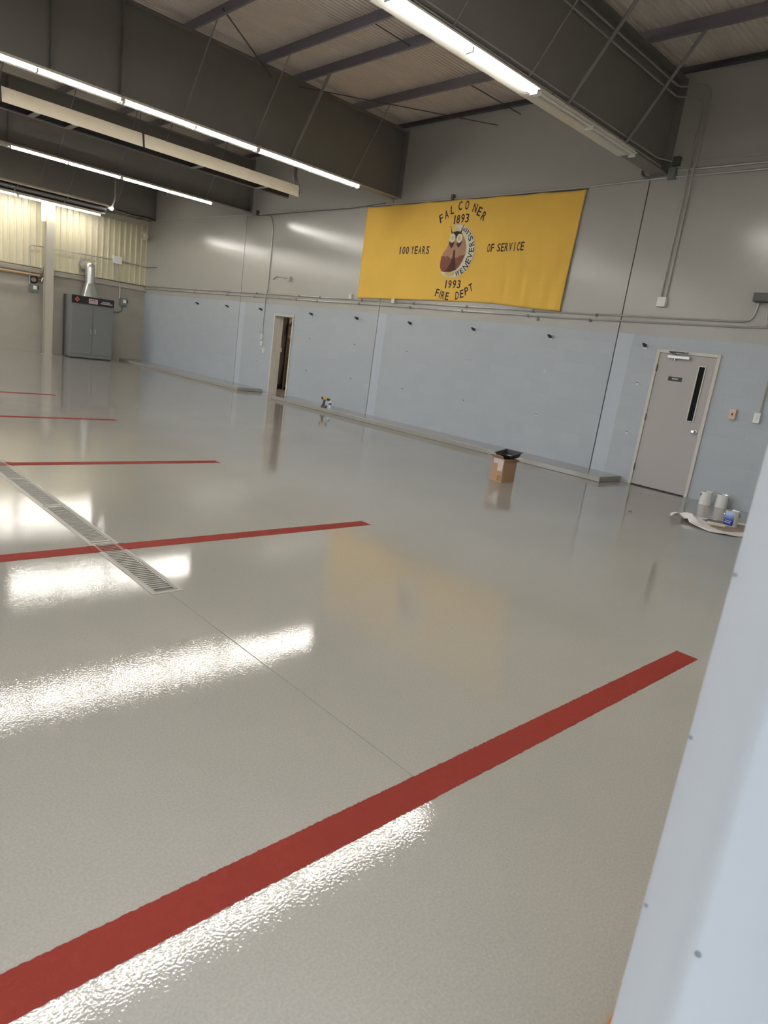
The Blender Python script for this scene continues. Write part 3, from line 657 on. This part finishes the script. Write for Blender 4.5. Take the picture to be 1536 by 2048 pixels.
MB().lathe([(.001, 0), (.014, 0), (.014, -.03), (.001, -.03)], (x0-.03, 4.78, 2.075), 12).build('closer_spindle', M['chrome'], cl)
MB().tube([(x0-.03, 4.77, 2.135), (x0-.11, 4.86, 2.17), ], .010, 8).tube([(x0-.11, 4.86, 2.17), (x0-.035, 4.66, 2.175)], .010, 8).box(XW-.05, XW-.028, 4.60, 4.70, 2.16, 2.185).build('closer_arm', M['dark_conduit'], cl)
for z in (.30, 1.12, 1.91): MB().tube([(XW-.028, b-.052, z-.055), (XW-.028, b-.052, z+.055)], .011, 8).build('hinge', M['dark_conduit'], d1)
MB().box(XW-.018, XW-.010, a+.042, a+.056, .96, 1.08).build('strike_plate', M['chrome'], d1, smooth=False)

# ------------------------------------------------------------------ open doorway (door_2) and the room behind
a, b, zt = D2
d2 = struct(MB().box(XW-.03, XW+.25, a, a+.05, 0, zt).box(XW-.03, XW+.25, b-.05, b, 0, zt).box(XW-.03, XW+.25, a+.05, b-.05, zt-.05, zt).build('door_2', M['frame'], bevel=.003))
MB().box(XW+.10, XW+.13, b-.066, b-.05, 0, zt-.05).box(XW+.10, XW+.13, a+.05, a+.066, 0, zt-.05).build('stop', M['frame'], d2, smooth=False)
RX0, RX1, RY0, RY1 = XW+.25, 15.0, 14.2, 17.7
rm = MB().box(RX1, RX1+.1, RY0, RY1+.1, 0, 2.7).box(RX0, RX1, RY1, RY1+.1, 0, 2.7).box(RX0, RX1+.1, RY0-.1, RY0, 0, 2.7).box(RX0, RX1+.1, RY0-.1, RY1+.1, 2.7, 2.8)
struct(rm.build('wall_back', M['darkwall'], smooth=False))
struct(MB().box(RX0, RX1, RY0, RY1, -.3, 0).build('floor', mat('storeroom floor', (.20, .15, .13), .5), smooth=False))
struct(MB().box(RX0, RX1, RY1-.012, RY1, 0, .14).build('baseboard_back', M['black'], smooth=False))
t = thing('light_switch', (12.19, RY1, 1.22), 'pale switch plate on the dark wall inside the open doorway', 'switch')
MB().box(12.145, 12.235, RY1-.02, RY1, 1.13, 1.25).build('plate', M['shelf'], t, bevel=.003)
MB().box(12.185, 12.195, RY1-.03, RY1-.02, 1.17, 1.21).build('toggle', M['shelf'], t)
SX = 12.375
t = thing('storage_shelf', (SX+.3, 17.4, 0), 'pale storage shelving glimpsed through the open doorway', 'shelf')
for yy in (17.12, 17.62):
    for xx in (SX+.03 if yy < 17.5 else SX, SX+.9): MB().box(xx, xx+.035, yy, yy+.035, 0, 2.4).build('post', M['shelf'], t, smooth=False)
for z in (.10, .62, 1.05, 1.50, 1.93, 2.33): MB().box(SX, SX+.935, 17.12, 17.655, z-.012, z+.012).build('shelf_board', M['shelf'], t, smooth=False)
MB().box(SX-.004, SX+.94, 17.656, 17.66, .1, 2.3).build('back_panel', M['shelf'], t, smooth=False)
for k, (z, h, m, lb) in enumerate(((.112, .26, 'ink', 'dark box on the bottom shelf seen through the open doorway'), (.632, .14, 'drillyellow', 'yellow tool case on the second shelf through the open doorway'), (.78, .12, 'drillyellow', 'yellow case stacked on top of another inside the doorway'),
                            (1.062, .2, 'boxlight', 'pale carton on the third shelf inside the doorway'), (1.512, .16, 'white', 'white carton on the fourth shelf inside the doorway'), (1.942, .12, 'rust', 'brown bundle on the high shelf inside the doorway'))):
    tag(MB().box(SX+(-.02, .0, -.035, .012, -.01, -.03)[k], SX+.4, (17.06, 17.03, 17.07, 17.05, 17.04, 17.08)[k], 17.5, z+.002, z+h).build('storage_box', M[m], bevel=.01), lb, 'box')

# ------------------------------------------------------------------ banner
def bz(y):     # bottom edge of the cloth
    ks = [(6.9, 2.68), (7.3, 2.685), (8.6, 2.755), (10.4, 2.735), (12.7, 2.695)]
    for (y0, z0), (y1, z1) in zip(ks, ks[1:]):
        if y <= y1: return z0+(z1-z0)*max(0, (y-y0)/(y1-y0))
    return ks[-1][1]
def sstep(a, b, x): t = max(0, min(1, (x-a)/(b-a))); return t*t*(3-2*t)
def wave(y, z):
    f = (4.7-z)/2.0
    right = 1-sstep(8.3, 8.9, y)
    w = .030 + .006*math.sin(y*1.7+z*.6) + .004*math.sin(z*2.1-y*.9)
    w += right*sstep(.15, .9, f)*(.011*math.sin(y*17+z*2.3)+.006*math.sin(y*31-z*3))
    w += .016*math.exp(-((y-(8.63+.02*math.sin(z*4)))/.03)**2)*(.3+.7*f)
    w += sstep(.55, 1, f)*.012*math.sin(y*5.3)*sstep(10.6, 12, y)*.5
    w += .03*math.exp(-((y-7.12)/.05)**2)*f*f
    return max(.006, w)
def ban(u, v):
    z1 = 4.695 - .018*abs(math.sin((u*5.62)*math.pi/.95))
    yl, yr = 12.615, 6.955
    y = yl + (yr-yl)*u; z0 = bz(y); z = z0 + (z1-z0)*v
    y += (1-v)*(-.035*(1-u) + .075*u) - .0
    return (XW-wave(y, z), y, z)
bt = thing('banner', (XW, 9.8, 2.7), 'large yellow cloth fire department banner with an owl hanging on the cream wall', 'banner')
MB().grid(ban, 220, 60).build('cloth', M['yellow'], bt, solid=.003)
def onban(y, z, off): return (XW-wave(y, z)-off, y, z)
def flat(name, poly, m, off, par, sub=None):
    """felt patch sewn on the cloth: fine fan so that it follows the folds"""
    import bmesh
    bm = bmesh.new(); vs = [bm.verts.new((0, y, z)) for y, z in poly]; bm.faces.new(vs); bm.normal_update()
    bmesh.ops.triangulate(bm, faces=bm.faces[:])
    for _ in range(3): bmesh.ops.subdivide_edges(bm, edges=[e for e in bm.edges if e.calc_length() > .06], cuts=1, use_grid_fill=False); bmesh.ops.triangulate(bm, faces=bm.faces[:])
    mb = MB(); bm.verts.ensure_lookup_table()
    mb.add([onban(v.co.y, v.co.z, off) for v in bm.verts], [[v.index for v in f.verts] for f in bm.faces]); bm.free()
    return mb.build(name, m, par, smooth=False, solid=.0015)
def glyph(ch, h, w, yc, zc, deg, mb, off):
    cu = bpy.data.curves.new('glyph', 'FONT'); cu.body = ch; cu.resolution_u = 3; cu.offset = .012
    ob = bpy.data.objects.new('glyph', cu); COL.objects.link(ob)
    bpy.context.view_layer.update()
    me = bpy.data.meshes.new_from_object(ob.evaluated_get(bpy.context.evaluated_depsgraph_get()))
    vs = [v.co.copy() for v in me.vertices]; fs = [list(p.vertices) for p in me.polygons]
    bpy.data.objects.remove(ob); bpy.data.curves.remove(cu); bpy.data.meshes.remove(me)
    xs = [v.x for v in vs]; yy = [v.y for v in vs]
    sx = w/(max(xs)-min(xs)); sy = h/(max(yy)-min(yy)); cx = (max(xs)+min(xs))/2; cy = (max(yy)+min(yy))/2
    ca, sa = math.cos(math.radians(deg)), math.sin(math.radians(deg))
    out = []
    for v in vs:
        a_, b_ = (v.x-cx)*sx, (v.y-cy)*sy
        out.append(onban(yc-(a_*ca-b_*sa), zc+a_*sa+b_*ca, off))
    mb.add(out, fs)
def word(name, items, h, w, off=.004):
    for ch, y, z, deg in items:
        mb = MB(); glyph(ch, h, w*({'I': .20, '1': .33, 'M': 1.2, 'W': 1.35, 'N': 1.05, 'L': .9}.get(ch, 1)), y, z, deg, mb, off)
        mb.build('numeral' if ch.isdigit() else 'letter', M['navy'], bt, smooth=False, solid=.002)
word('lettering_town', [('F', 10.237, 4.352, 24), ('A', 10.108, 4.425, 20), ('L', 9.966, 4.505, 10), ('C', 9.767, 4.572, 2), ('O', 9.591, 4.575, -3), ('N', 9.376, 4.512, -14), ('E', 9.250, 4.442, -20), ('R', 9.128, 4.351, -26)], .165, .095)
word('lettering_founding_year', [('1', 9.865, 4.315, 0), ('8', 9.77, 4.322, 0), ('9', 9.655, 4.332, 0), ('3', 9.54, 4.335, 0)], .165, .085)
word('lettering_centenary_year', [('1', 9.845, 3.07, 0), ('9', 9.74, 3.073, 0), ('9', 9.62, 3.077, 0), ('3', 9.50, 3.08, 0)], .16, .085)
word('lettering_department', [('F', 10.052, 2.896, -14), ('I', 9.965, 2.872, -12), ('R', 9.883, 2.850, -8), ('E', 9.767, 2.838, -5), ('D', 9.502, 2.860, 5), ('E', 9.385, 2.900, 12), ('P', 9.275, 2.955, 18), ('T', 9.175, 3.025, 25)], .155, .09)
word('lettering_years', [(c, 11.33-i*.112-(.045 if i > 2 else 0), 3.742, 0) for i, c in enumerate('100YEARS')], .158, .083)
word('lettering_service', [(c, 8.88-i*.092-(.06 if i > 1 else 0), 3.765+i*.003, 0) for i, c in enumerate('OFSERVICE')], .152, .072)
em = bt
CYZ = (9.74, 3.71)
def arc(c, r, a0, a1, n): return [(c[0]-r*math.cos(math.radians(a0+(a1-a0)*i/n)), c[1]+r*math.sin(math.radians(a0+(a1-a0)*i/n))) for i in range(n+1)]
cres = flat('crescent', arc(CYZ, .505, -126, 104, 48) + [(9.80, 4.185), (9.70, 4.13), (9.60, 4.05), (9.51, 3.94), (9.445, 3.80), (9.45, 3.65), (9.497, 3.53), (9.566, 3.418), (9.639, 3.355), (9.80, 3.31), (9.97, 3.311)], M['ivory'], .006, bt)
flat('moon_glow', [(9.86, 4.185), (9.80, 4.183), (9.70, 4.128), (9.645, 4.085), (9.76, 4.10), (9.86, 4.085), (9.89, 4.13)], M['palegold'], .005, bt)
rimp = arc(CYZ, .512, -128, 108, 60) + arc(CYZ, .498, 108, -128, 60)
flat('crescent_rim', rimp, M['boxlight'], .0085, bt)
OWL = {
    'body': [(9.918, 3.915), (9.939, 3.813), (9.985, 3.745), (10.045, 3.685), (10.08, 3.60), (10.085, 3.483), (10.076, 3.402), (10.04, 3.345), (9.972, 3.311), (9.812, 3.307), (9.639, 3.355), (9.566, 3.418), (9.497, 3.53), (9.453, 3.647), (9.455, 3.763), (9.491, 3.874), (9.549, 3.952), (9.595, 4.02), (9.645, 4.076), (9.759, 4.096), (9.857, 4.076), (9.899, 4.016)],
    'belly': [(10.079, 3.609), (10.016, 3.621), (9.964, 3.603), (9.912, 3.626), (9.847, 3.586), (9.78, 3.569), (9.711, 3.58), (9.636, 3.597), (9.573, 3.631), (9.504, 3.636), (9.453, 3.647), (9.497, 3.53), (9.566, 3.418), (9.639, 3.355), (9.812, 3.307), (9.972, 3.311), (10.04, 3.345), (10.076, 3.402), (10.085, 3.483)],
    'tail': [(9.772, 3.733), (9.728, 3.735), (9.705, 3.597), (9.672, 3.473), (9.639, 3.355), (9.705, 3.331), (9.751, 3.32), (9.811, 3.304), (9.863, 3.322), (9.967, 3.311), (9.875, 3.375), (9.813, 3.461), (9.779, 3.563), (9.769, 3.643)],
    'cap': [(9.874, 4.06), (9.819, 4.083), (9.743, 4.094), (9.662, 4.082), (9.608, 4.047), (9.634, 4.02), (9.72, 3.989), (9.75, 3.945), (9.783, 3.991), (9.855, 4.031)],
    'patchL': [(9.92, 3.904), (9.911, 3.847), (9.887, 3.807), (9.838, 3.767), (9.8, 3.812), (9.777, 3.89), (9.838, 3.88)],
    'patchR': [(9.717, 3.889), (9.71, 3.833), (9.658, 3.774), (9.619, 3.809), (9.584, 3.864), (9.581, 3.92), (9.632, 3.871)],
    'beak': [(9.771, 3.934), (9.75, 3.947), (9.724, 3.934), (9.727, 3.889), (9.749, 3.889)],
    'feet': [(9.944, 3.283), (9.86, 3.307), (9.794, 3.3), (9.704, 3.326), (9.665, 3.292), (9.687, 3.246), (9.778, 3.222), (9.878, 3.238)]}
ow = flat('owl_body', OWL['body'], M['tan'], .009, bt)
flat('owl_wings', OWL['belly'], M['brown_mid'], .0115, ow)
flat('owl_tail', OWL['tail'], M['brown_dark'], .014, ow)
flat('owl_cap', OWL['cap'], M['black_felt'], .0115, ow)
flat('owl_cheek', OWL['patchL'], M['brown_dark'], .0115, ow); flat('owl_cheek', OWL['patchR'], M['brown_dark'], .0115, ow)
flat('owl_beak', OWL['beak'], M['orange'], .014, ow)
flat('owl_feet', OWL['feet'], M['eyegold'], .0115, ow)
for yc, zc in ((9.845, 3.964), (9.655, 3.955)):
    flat('owl_eye', [(yc-.078*math.cos(k*math.pi/12), zc+.088*math.sin(k*math.pi/12)) for k in range(24)], M['ivory'], .0155, ow)
    flat('owl_pupil', [(yc-.03*math.cos(k*math.pi/8), zc+.038*math.sin(k*math.pi/8)) for k in range(16)], M['eyegold'], .0175, ow)
flat('owl_ear', [(9.94, 4.19), (9.918, 4.13), (9.885, 4.05), (9.86, 4.06), (9.905, 4.125), (9.93, 4.188)], M['black_felt'], .013, ow)
flat('owl_ear', [(9.583, 4.212), (9.602, 4.15), (9.625, 4.07), (9.655, 4.08), (9.618, 4.155), (9.593, 4.212)], M['black_felt'], .013, ow)
mb = MB()
for ch, y, z, h, w in (('W', 9.582, 3.290, .11, .115), ('E', 9.478, 3.340, .105, .075), ('N', 9.396, 3.419, .13, .10), ('E', 9.35, 3.525, .13, .085), ('V', 9.319, 3.628, .13, .095), ('E', 9.306, 3.735, .13, .08), ('R', 9.322, 3.845, .125, .085),
                       ('S', 9.372, 3.949, .11, .085), ('L', 9.425, 4.025, .085, .055), ('E', 9.474, 4.072, .08, .045), ('E', 9.522, 4.105, .075, .045), ('P', 9.575, 4.128, .07, .045)):
    mb = MB(); ph = math.degrees(math.atan2(z-CYZ[1], CYZ[0]-y)); glyph(ch, h, w, y, z, ph+90, mb, .009)
    mb.build('letter', M['navy'], bt, smooth=False, solid=.002)
pg = MB().tube([(XW-.012, 12.66, 4.70), (XW-.012, 6.93, 4.70)], .009, 6).build('hanging_cord', M['dark_conduit'], bt)

# ------------------------------------------------------------------ things on the floor
# cardboard box with a roller tray
BXc = (7.755, 8.065, 5.545, 5.745, .325)
t = thing('cardboard_box', (7.9, 5.65, 0), 'tall open cardboard box holding a black paint tray on the floor', 'box')
x0, x1, y0, y1, zt = BXc; w = .005
o_ = [(x0, y0), (x1, y0), (x1, y1), (x0, y1)]; i_ = [(x0+w, y0+w), (x1-w, y0+w), (x1-w, y1-w), (x0+w, y1-w)]
MB().add([(p, q, 0) for p, q in o_]+[(p, q, zt) for p, q in o_]+[(p, q, zt) for p, q in i_]+[(p, q, w) for p, q in i_],
         [(0, 3, 2, 1), (12, 13, 14, 15)]+[(4*r+k, 4*r+(k+1) % 4, 4*r+4+(k+1) % 4, 4*r+4+k) for r in range(3) for k in range(4)]).build('body', M['card'], t, smooth=False)
MB().add([(x0, y0, zt), (x0, y1, zt), (x0-.07, y1+.005, zt+.055), (x0-.07, y0-.005, zt+.055)], [(0, 1, 2, 3)]).build('flap', M['card'], t, solid=.004, smooth=False)
MB().add([(x0, y0, zt), (x1, y0, zt), (x1, y0-.075, zt+.006), (x0, y0-.055, zt+.004)], [(0, 1, 2, 3)]).build('flap', M['card'], t, solid=.004, smooth=False)
MB().add([(x1, y0, zt), (x1, y1, zt), (x1+.06, y1, zt-.03), (x1+.06, y0, zt-.03)], [(0, 1, 2, 3)]).build('flap', M['card'], t, solid=.004, smooth=False)
MB().box(x0-.0015, x0, y0+.01, y1-.02, zt-.07, zt).box(x0-.0015, x0, y0+.015, y0+.10, zt-.17, zt-.07).build('tape', M['tape'], t, smooth=False)
m = MB()
for (ya, yb, za, zb) in ((.02, .075, .02, .024), (.02, .075, .082, .086), (.02, .024, .02, .086), (.071, .075, .02, .086), (.03, .065, .034, .038), (.03, .065, .05, .054), (.03, .065, .066, .07)): m.box(x0-.0012, x0, y0+ya, y0+yb, za, zb)
m.build('printed_mark', M['ink'], t, smooth=False)
tr = thing('paint_tray', (7.95, 5.68, .34), 'black paint tray with white paint on top of the cardboard box', 'paint tray')
mt = Matrix.Translation((7.960, 5.638, .343)) @ Matrix.Rotation(math.radians(-10), 4, 'Y')
def traybody(mb, L, Wd, H):
    o = [(-L, -Wd, H), (L, -Wd, H), (L, Wd, H), (-L, Wd, H)]; i = [(-L*.8, -Wd*.8, .0), (L*.8, -Wd*.8, .0), (L*.8, Wd*.8, 0), (-L*.8, Wd*.8, .0)]
    r = [(-L-.015, -Wd-.015, H), (L+.015, -Wd-.015, H), (L+.015, Wd+.015, H), (-L-.015, Wd+.015, H)]
    mb.add(o+i+r, [(4, 5, 6, 7)] + [(k, (k+1) % 4, 4+(k+1) % 4, 4+k) for k in range(4)] + [(k, (k+1) % 4, 8+(k+1) % 4, 8+k) for k in range(4)])
    return mb
traybody(MB(), .130, .135, .068).xf(mt).build('pan', M['black'], tr, solid=.004, smooth=False, recalc=False)
MB().add([(-.06, -.06, .012), (.02, -.07, .012), (.07, -.02, .012), (.05, .07, .012), (-.03, .06, .012)], [(0, 1, 2, 3, 4)]).xf(mt).build('paint', M['wet_paint'], tr, smooth=False, solid=.004)

# paint cans
def can(loc, label, lab, bail_rot, lid=True):
    t = thing('paint_can', loc, label, 'paint can', None)
    MB().lathe([(.001, 0), (.082, 0), (.085, .003), (.085, .012), (.083, .014), (.083, .186), (.085, .188), (.085, .197), (.078, .197), (.076, .190), (.068, .190)], (0, 0, 0), 32, cap=False).build('body', M['white'] if not lab else M['boxlight'], t, local=True)
    MB().lathe([(.068, .192), (.066, .186), (.001, .186)], (0, 0, 0), 32, cap=False).build('lid', M['galv'], t, local=True)
    MB().lathe([(.085, .198), (.078, .2), (.077, .196)], (0, 0, 0), 32, cap=False).build('rim', M['chrome'], t, local=True)
    R = Matrix.Rotation(bail_rot, 4, 'Z')
    MB().lathe([(.001, .006), (.014, .004), (.016, 0), (.001, 0)], (.083, 0, .15), 12, 'x').lathe([(.001, -.006), (.014, -.004), (.016, 0), (.001, 0)], (-.083, 0, .15), 12, 'x').xf(R).build('ear', M['boxgrey'], t, local=True)
    pts = [(.092*math.cos(a), -.03*math.sin(a), .15-.085*math.sin(a)*.9) for a in [k*math.pi/14 for k in range(15)]]
    MB().tube([(R @ Vector(p)) for p in pts], .003, 6).build('bail', M['chrome'], t, local=True)
    if lab:
        n = 20
        a0, a1 = lab
        MB().grid(lambda u, v: (.0842*math.cos(a0+(a1-a0)*u), .0842*math.sin(a0+(a1-a0)*u), .016+.168*v), n, 1).build('label', M['label_blue'], t, local=True)
        m = MB()
        for zz, hh, f0, f1 in ((.045, .009, .25, .8), (.07, .006, .3, .85), (.145, .012, .3, .42), (.15, .010, .55, .62)):
            m.grid(lambda u, v, zz=zz, hh=hh, f0=f0, f1=f1: (.0848*math.cos(a0+(a1-a0)*(f0+(f1-f0)*u)), .0848*math.sin(a0+(a1-a0)*(f0+(f1-f0)*u)), zz+hh*v), 8, 1)
        m.build('label_lettering', M['white'], t, local=True)
    return t
can((10.44, 3.735, 0), 'white paint can nearest the steel door, against the blue wall', None, 2.4)
can((10.53, 3.535, 0), 'white paint can between the other white can and the jamb, with a wire bail', None, -1.3)
can((9.10, 2.885, .012), 'open paint can with a blue gradient label on the white cloth', (math.radians(112), math.radians(218)), -1.35)
# cloth
random.seed(11)
outl = [(8.52, 3.42), (8.62, 3.24), (8.44, 3.10), (8.36, 2.83), (8.50, 2.62), (8.9, 2.42), (9.5, 2.50), (9.6, 2.85), (9.28, 3.22), (9.10, 3.42), (8.92, 3.37), (8.70, 3.50)]
import bmesh
bm = bmesh.new(); bm.faces.new([bm.verts.new((a, b, 0)) for a, b in outl]); bm.normal_update(); bmesh.ops.triangulate(bm, faces=bm.faces[:])
for _ in range(5):
    bmesh.ops.subdivide_edges(bm, edges=[e for e in bm.edges if e.calc_length() > .05], cuts=1); bmesh.ops.triangulate(bm, faces=bm.faces[:])
def clothz(x, y):
    bunch = math.exp(-((x-8.66)/.22)**2-((y-3.30)/.20)**2)
    rim = .006
    return .004+rim*(.5+.5*math.sin(x*23+y*11)) + bunch*(.075+.04*math.sin(x*26-y*19)) + .012*math.exp(-((x-8.45)/.08)**2)
cm = MB(); cm.add([(v.co.x, v.co.y, clothz(v.co.x, v.co.y)) for v in bm.verts], [[v.index for v in f.verts] for f in bm.faces]); bm.free()
for v in range(len(cm.v)):
    pass
tag(cm.build('drop_cloth', M['cloth'], solid=.004), 'crumpled white drop cloth on the floor in front of the paint cans', 'cloth')
t = thing('paint_board', (9.0, 2.95, .012), 'paint stained brown tray board lying on the white cloth', 'board')
MB().prism([(8.70, 3.02), (8.62, 2.80), (8.98, 2.60), (9.42, 2.72), (9.30, 3.08), (9.02, 3.20)], 'z', .011, .017).build('board', mat('stained card', (.33, .25, .18), .6, var=.5, scale=14), t, smooth=False)
MB().add([(8.80, 3.05, .018), (8.86, 3.17, .018), (9.20, 3.18, .018), (9.22, 3.02, .018), (9.0, 2.98, .018)], [(0, 1, 2, 3, 4)]).build('wet_patch', mat('dark wet paint', (.03, .022, .018), .3), t, smooth=False, solid=.003)
MB().lathe([(.02, 0), (.024, .01), (.024, .20), (.02, .21)], (0, 0, 0), 14).xf(Matrix.Translation((8.80, 2.84, .042)) @ Matrix.Rotation(1.9, 4, 'Z') @ Matrix.Rotation(math.pi/2, 4, 'Y')).build('roller_cover', mat('cream roller nap', (.6, .55, .42), .9), t)
tag(MB().prism([(8.27, 3.80), (8.31, 3.82), (8.32, 3.85), (8.28, 3.86), (8.26, 3.83)], 'z', 0, .004).build('paint_chip', M['boxgrey'], smooth=False), 'tiny dark paint chip on the floor in front of the steel door', 'chip')

# drill and bottle on the kerb
t = thing('cordless_drill', (10.12, 12.68, .09), 'yellow and black cordless drill standing on the curb', 'drill')
dq = Matrix.Translation((10.12, 12.68, .09)) @ Matrix.Rotation(math.radians(-62), 4, 'Z') @ Matrix.Rotation(math.radians(4), 4, 'Y') @ Matrix.Scale(1.12, 4)
MB().box(-.05, .065, -.035, .035, 0, .042).xf(dq).build('battery', M['rust'], t, bevel=.008)
MB().prism([(-.035, .042), (.012, .042), (.018, .155), (-.022, .155)], 'y', -.018, .018).xf(dq).build('grip', M['black'], t, bevel=.006)
MB().lathe([(.001, -.075), (.026, -.072), (.030, -.06), (.030, -.03)], (0, 0, .185), 16, 'x').xf(dq).build('motor_cap', M['black'], t)
MB().lathe([(.030, -.03), (.034, -.01), (.034, .04), (.03, .06)], (0, 0, .185), 16, 'x').xf(dq).build('housing', M['drillyellow'], t)
MB().lathe([(.03, .06), (.027, .08), (.024, .10), (.018, .13), (.008, .135), (.001, .135)], (0, 0, .185), 16, 'x').xf(dq).build('chuck', M['black'], t)
t = thing('water_bottle', (10.17, 12.50, .09), 'small clear water bottle on the curb beside the drill', 'bottle')
MB().lathe([(.001, 0), (.03, 0), (.033, .01), (.033, .06), (.031, .07), (.033, .08), (.033, .135), (.022, .165), (.013, .178), (.013, .19)], (10.17, 12.50, .09), 20).build('body', M['bottle'], t)
MB().lathe([(.0335, .085), (.0338, .09), (.0338, .128), (.0335, .13)], (10.17, 12.50, .09), 20, cap=False).build('label', M['capblue'], t)
MB().lathe([(.015, .182), (.015, .20), (.001, .202)], (10.17, 12.50, .09), 16).build('cap', M['white'], t)
# wooden wedge by the jamb
tag(MB().prism([(1.36, 0), (1.66, 0), (1.66, .09)], 'y', .36, .445).build('door_wedge', M['wood'], bevel=.004), 'orange brown wooden wedge on the floor behind the white jamb', 'wedge')
